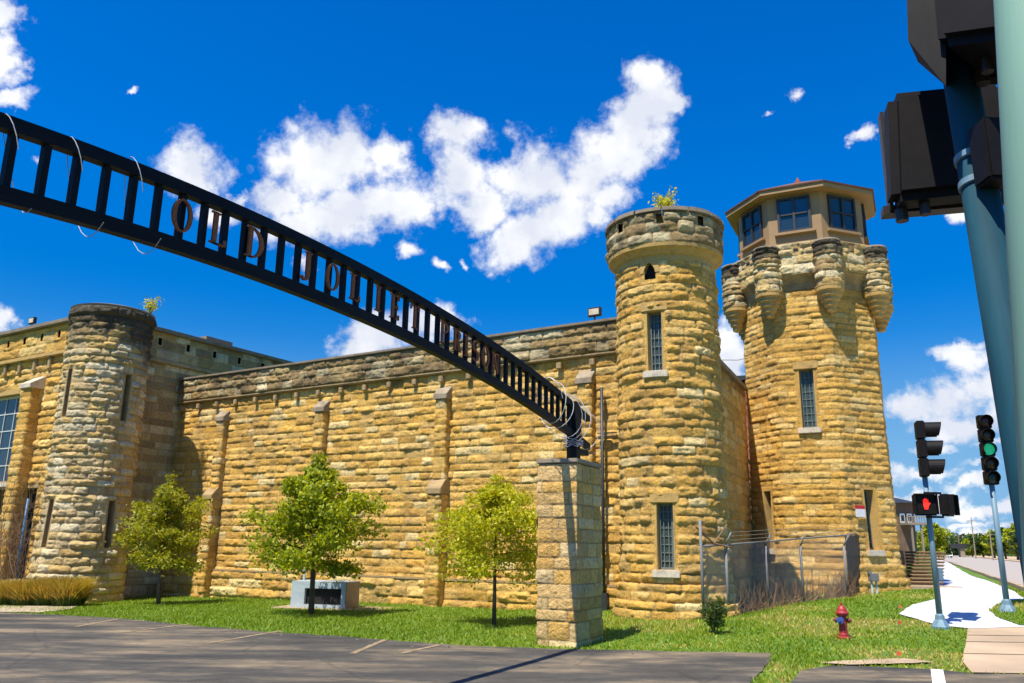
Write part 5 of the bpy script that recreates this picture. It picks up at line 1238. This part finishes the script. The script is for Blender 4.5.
# pale green pole at the right edge
pa = at_r(1038, 60, 1.45); pb = at_r(1058, 330, 1.40); dv_ = (pb-pa).normalized(); foot = pa+dv_*((-pa.z)/dv_.z)
gp_ = thing('light_pole', 'thick pale green painted pole at the right edge of the photo', 'pole', (foot.x, foot.y, 0))
b = MB(); b.tube([foot, pa-dv_*3.0], [.066, .048], 32); b.build('shaft', M['pole_green'], gp_, True)
b = MB(); b.box((foot.x, foot.y, .03), (.3, .3, .06)); b.build('base_plate', M['pole_green'], gp_, bevel=.01)

# ------------------------------------------------------------------ distance: steps, house, bridge, trees, poles
g = on_ground(921, 588); stp = thing('timber_steps', 'brown timber steps climbing the bank right of the guard tower', 'steps', g)
yw = 27.5; n_s = 11; zt_ = float(at(921, 551, 29.5)[2]); rise = (zt_-g.z)/n_s
xl, xr = float(at(909, 570, g.y)[0]), float(at(941, 570, g.y)[0])
for k in range(n_s):
    b = MB(); y0 = g.y+k*.2; b.box(((xl+xr)/2+.12*k, y0+.6, g.z+rise*(k+.5)-.01), (xr-xl, 1.2, rise*.99-.04)); b.box(((xl+xr)/2+.12*k, y0+.58, g.z+rise*(k+1)-.03), (xr-xl+.03, 1.26, .035)); b.build('step', M['timber'], stp, bevel=.012)
b = MB(); b.box(((xl)-.09, g.y+.9, g.z+rise*5.5), (.14, 1.6, rise*11)); b.build('side_post', M['timber_dark'], stp)
b = MB(); b.box(((xl+xr)/2, g.y-.35, g.z+.02), (xr-xl+.5, .45, .1)); b.build('bottom_slab', M['concrete_tan'], stp)

def house():
    p = at(905, 545, 62); Y = 62
    t = thing('brown_house', 'brown two-storey house with white windows and a balcony beyond the steps', 'house', (p[0], p[1], .7))
    x0, x1 = at(893, 520, Y)[0], at(914.5, 520, Y)[0]; zt = at(905, 503, Y)[2]; zm = at(905, 524, Y)[2]; z0 = .5; cx = (x0+x1)/2; w = x1-x0
    b = MB(); b.box((cx, Y+3, (z0+zt)/2), (w, 6, zt-z0)); wl = b.build('wall', M['house_brown'], t)
    b = MB(); zr = at(903, 496, Y)[2]; b.add([(x0-.3, Y-.4, zt), (x1+.3, Y-.4, zt), (x1+.3, Y+6.4, zt), (x0-.3, Y+6.4, zt), (cx, Y+1.5, zr), (cx, Y+4.5, zr)], [(0, 1, 4), (1, 2, 5, 4), (2, 3, 5), (3, 0, 4, 5), (3, 2, 1, 0)]); b.build('roof', M['frame_dark'], t)
    zw = at(905, 521, Y)[2]; zw2 = at(905, 515, Y)[2]
    for k in range(2):
        b = MB(); xx = cx+(-.02+k*.36)*w*.9-w*.05; b.box((xx, Y-.04, (zw+zw2)/2), (w*.22, .06, zw2-zw+.25)); wn = b.build('window', M['white_metal'], t); b = MB(); b.box((xx, Y-.075, (zw+zw2)/2), (w*.15, .03, zw2-zw)); b.build('pane', M['glass'], wn)
    b = MB(); b.box((cx+.4, Y-.6, zm), (w*.9, 1.3, .15)); b.box((cx+.4, Y-1.2, zm+.5), (w*.9, .06, .08)); 
    for k in range(9): b.box((cx+.4-w*.45+w*.9*k/8, Y-1.2, zm+.25), (.05, .05, .5))
    b.build('balcony', M['house_tan'], t)
    b = MB(); b.box((x1-.1, Y-1.1, (z0+zm)/2), (.13, .13, zm-z0)); b.box((cx, Y-1.1, (z0+zm)/2), (.12, .12, zm-z0)); b.build('porch_post', M['house_tan'], t)
house()
def far_tree(x, y_top, Y, wpx_, seed, leaf='leaf_dark', label='', n=2600):
    p = at(x, 551, Y); zt = at(x, y_top, Y)[2]; zb = float(ground_z(p[0], min(p[1], 45))); h = zt-zb; w = wpx_*Y/815/2
    tree('broad_tree', label, (p[0], p[1], zb), h, h*.22, w, 1, M[leaf], n, max(.22, Y*.0032), seed, 'roadside trees in the distance', .03*h, lambda f: (.75+.6*f) if f < .35 else max(.2, 1-(f-.35)**1.6*1.6))
far_tree(933, 521, 75, 34, 21, 'leaf_green', 'dark green tree directly behind the near signal pole, beside the brown house')
far_tree(938, 538, 140, 22, 22, 'leaf_dark', 'low dark tree near the bridge at the end of the road')
xs = [(962, 541, 190, 18), (972, 538, 180, 20), (983, 535, 165, 24), (994, 531, 150, 26), (1005, 527, 135, 28), (1017, 524, 120, 30), (1030, 522, 112, 34), (1045, 518, 105, 36), (953, 543, 210, 16)]
nm = ['smallest tree of the far roadside row, nearest the bridge', 'second far roadside tree from the bridge', 'third far roadside tree from the bridge', 'far roadside tree left of the five-lamp signal pole', 'far roadside tree behind the five-lamp signal pole', 'far roadside tree just right of the five-lamp signal pole', 'large roadside tree at the right edge of the photo', 'large roadside tree beyond the right edge, behind the blue pole', 'tiny far tree at the very end of the road']
for i, ((x, yt, Y, w), l_) in enumerate(zip(xs, nm)): far_tree(x, yt, Y, w, 30+i, 'leaf_green' if i % 2 else 'leaf_dark', l_, 2200)
# further wood behind, one mass
def wood():
    rng = np.random.RandomState(5); P = []; S = []
    for k in range(9000):
        Y = rng.uniform(230, 300); az = rad(rng.uniform(22, 42)); x = Y*math.tan(az); h = 5.5+2.5*float(fbm(np.array([x*.06]), np.array([0.]), 3, 3)[0]); P.append((x, Y, rng.rand()**.7*h)); S.append(1.0*rng.uniform(.7, 1.3))
    o = leaf_mesh('far_wood', P, S, M['leaf_dark'], None, 5); tag(o, 'far wood along the horizon at the end of the road', 'wood', kind='stuff')
wood()
# overpass
p = at(935, 549, 170); zt = at(935, 543.5, 170)[2]; zb = at(935, 548, 170)[2]
ov = thing('rail_bridge', 'low dark bridge crossing the road in the distance', 'bridge', (p[0], p[1], 0)); b = MB(); b.box((p[0]+1, p[1], (zt+zb)/2), (10, 3, zt-zb), -.3); b.build('deck', M['frame_dark'], ov)
b = MB(); [b.box((p[0]+dx, p[1]-dx*.3, zb/2), (.8, 2, zb), -.3) for dx in (4.6,)]; b.build('pier', M['box_brown'], ov)
for x, yt, Y, lb in ((975, 517, 130, 'thin utility pole left of the five-lamp signal pole'), (960, 533, 170, 'short utility pole near the bridge in the distance'), (992, 530, 110, 'grey utility pole in front of the far trees')):
    p = at(x, 551, Y); zt = at(x, yt, Y)[2]; t = thing('utility_pole', lb, 'utility pole', (p[0], p[1], .7), 'utility poles along the road'); b = MB(); b.tube([(p[0], p[1], .5), (p[0], p[1], zt)], [.10, .06], 8); b.build('pole', M['box_brown'], t)
    b = MB(); b.box((p[0], p[1], zt-.6), (1.8, .08, .08), .3); b.build('crossarm', M['box_brown'], t)
# yellow sign and a white car far down the road
p = at(973, 549, 240); zs = at(973, 547, 240)[2]; t = thing('road_sign', 'tiny yellow diamond road sign far down the road', 'road sign', (p[0], p[1], .7)); b = MB(); b.tube([(p[0], p[1], .6), (p[0], p[1], zs)], .04, 6); b.build('post', M['galv'], t)
b = MB(); b.box((p[0], p[1]-.05, zs+.15), (.9, .03, .9), ax=(Vector((.707, 0, .707)), Vector((0, 1, 0)), Vector((-.707, 0, .707)))); b.build('panel', M['sign_yellow'], t)
def car(x, Y, label, mat, rz):
    p = at(x, 551, Y); t = thing('distant_car', label, 'car', (p[0], p[1], .72), 'cars far down the road'); c = Vector((p[0], p[1], .72)); X = Vector((math.cos(rz), math.sin(rz), 0)); Yv = Vector((-X.y, X.x, 0))
    b = MB(); b.prism([(-.9, .25), (.9, .25), (.92, .9), (.78, 1.0), (.66, 1.5), (-.66, 1.5), (-.78, 1.0), (-.92, .9)], X, (0, 0, 1), Yv, c, 4.0); bd_ = b.build('body', M[mat], t, bevel=.06)
    b = MB(); b.prism([(-.7, 1.03), (.7, 1.03), (.6, 1.42), (-.6, 1.42)], X, (0, 0, 1), Yv, c, 4.03); b.build('windscreen', M['glass'], t)
    for sx in (-1, 1):
        for sy in (-1, 1): b = MB(); b.lathe(c+X*sx*.72+Yv*sy*1.3+Vector((0, 0, .32)), [(.32, -.1), (.32, .1)], 14, axis=X); b.build('wheel', M['frame_dark'], t)
car(946, 150, 'white car far down the road beside the gravel path', 'sign_white', -rad(25))

# vines and blue post by the left doorway
u, z = fac(29, 497); u0_, _ = fac(24, 577)
b = MB(); b.tube([mpt(ff, u+.98, -.3, .55), mpt(ff, u+.98, z-.1, .55)], .04, 10); tag(b.build('blue_post', M['blue_paint'], None, True), 'blue painted post beside the dark doorway at the left edge', 'post')
def vine2():
    rg = random.Random(6); b = MB()
    for k in range(80):
        u = rg.uniform(da-.6, db+1.7); p = mpt(ff, u, -.25, rg.uniform(.6, 1.1)); pts = [p]; h = rg.uniform(1.8, 5.0); n = 7; d = Vector((rg.gauss(0, .08), rg.gauss(0, .03), h/n))
        for i in range(n): d = d+Vector((rg.gauss(0, .10), rg.gauss(0, .04), 0)); pts.append(pts[-1]+d)
        b.tube(pts, [.016*(1-i/(n+1)) for i in range(n+1)], 4, False)
        for i in range(2, n):
            for q in range(2): e = pts[i]+Vector((rg.gauss(0, .25), rg.gauss(0, .1), rg.uniform(.05, .4))); b.tube([pts[i], e], [.007, .003], 3, False)
    t = thing('bare_shrub', 'bare tangled brown shrub climbing beside the doorway at the left edge', 'shrub', mpt(ff, (da+db)/2, -.25, .7)); b.build('branches', M['twig'], t)
vine2()
# wire crossing the gap between the towers
a_ = Vector(at(722, 360, 21)); b_ = Vector(at(752, 357, 24)); b = MB(); b.tube([a_, a_.lerp(b_, .5)+Vector((0, 0, -.05)), b_], .008, 4); tag(b.build('overhead_wire', M['frame_dark']), 'thin dark wire strung between the round tower and the guard tower', 'wire')
bpy.context.view_layer.update()
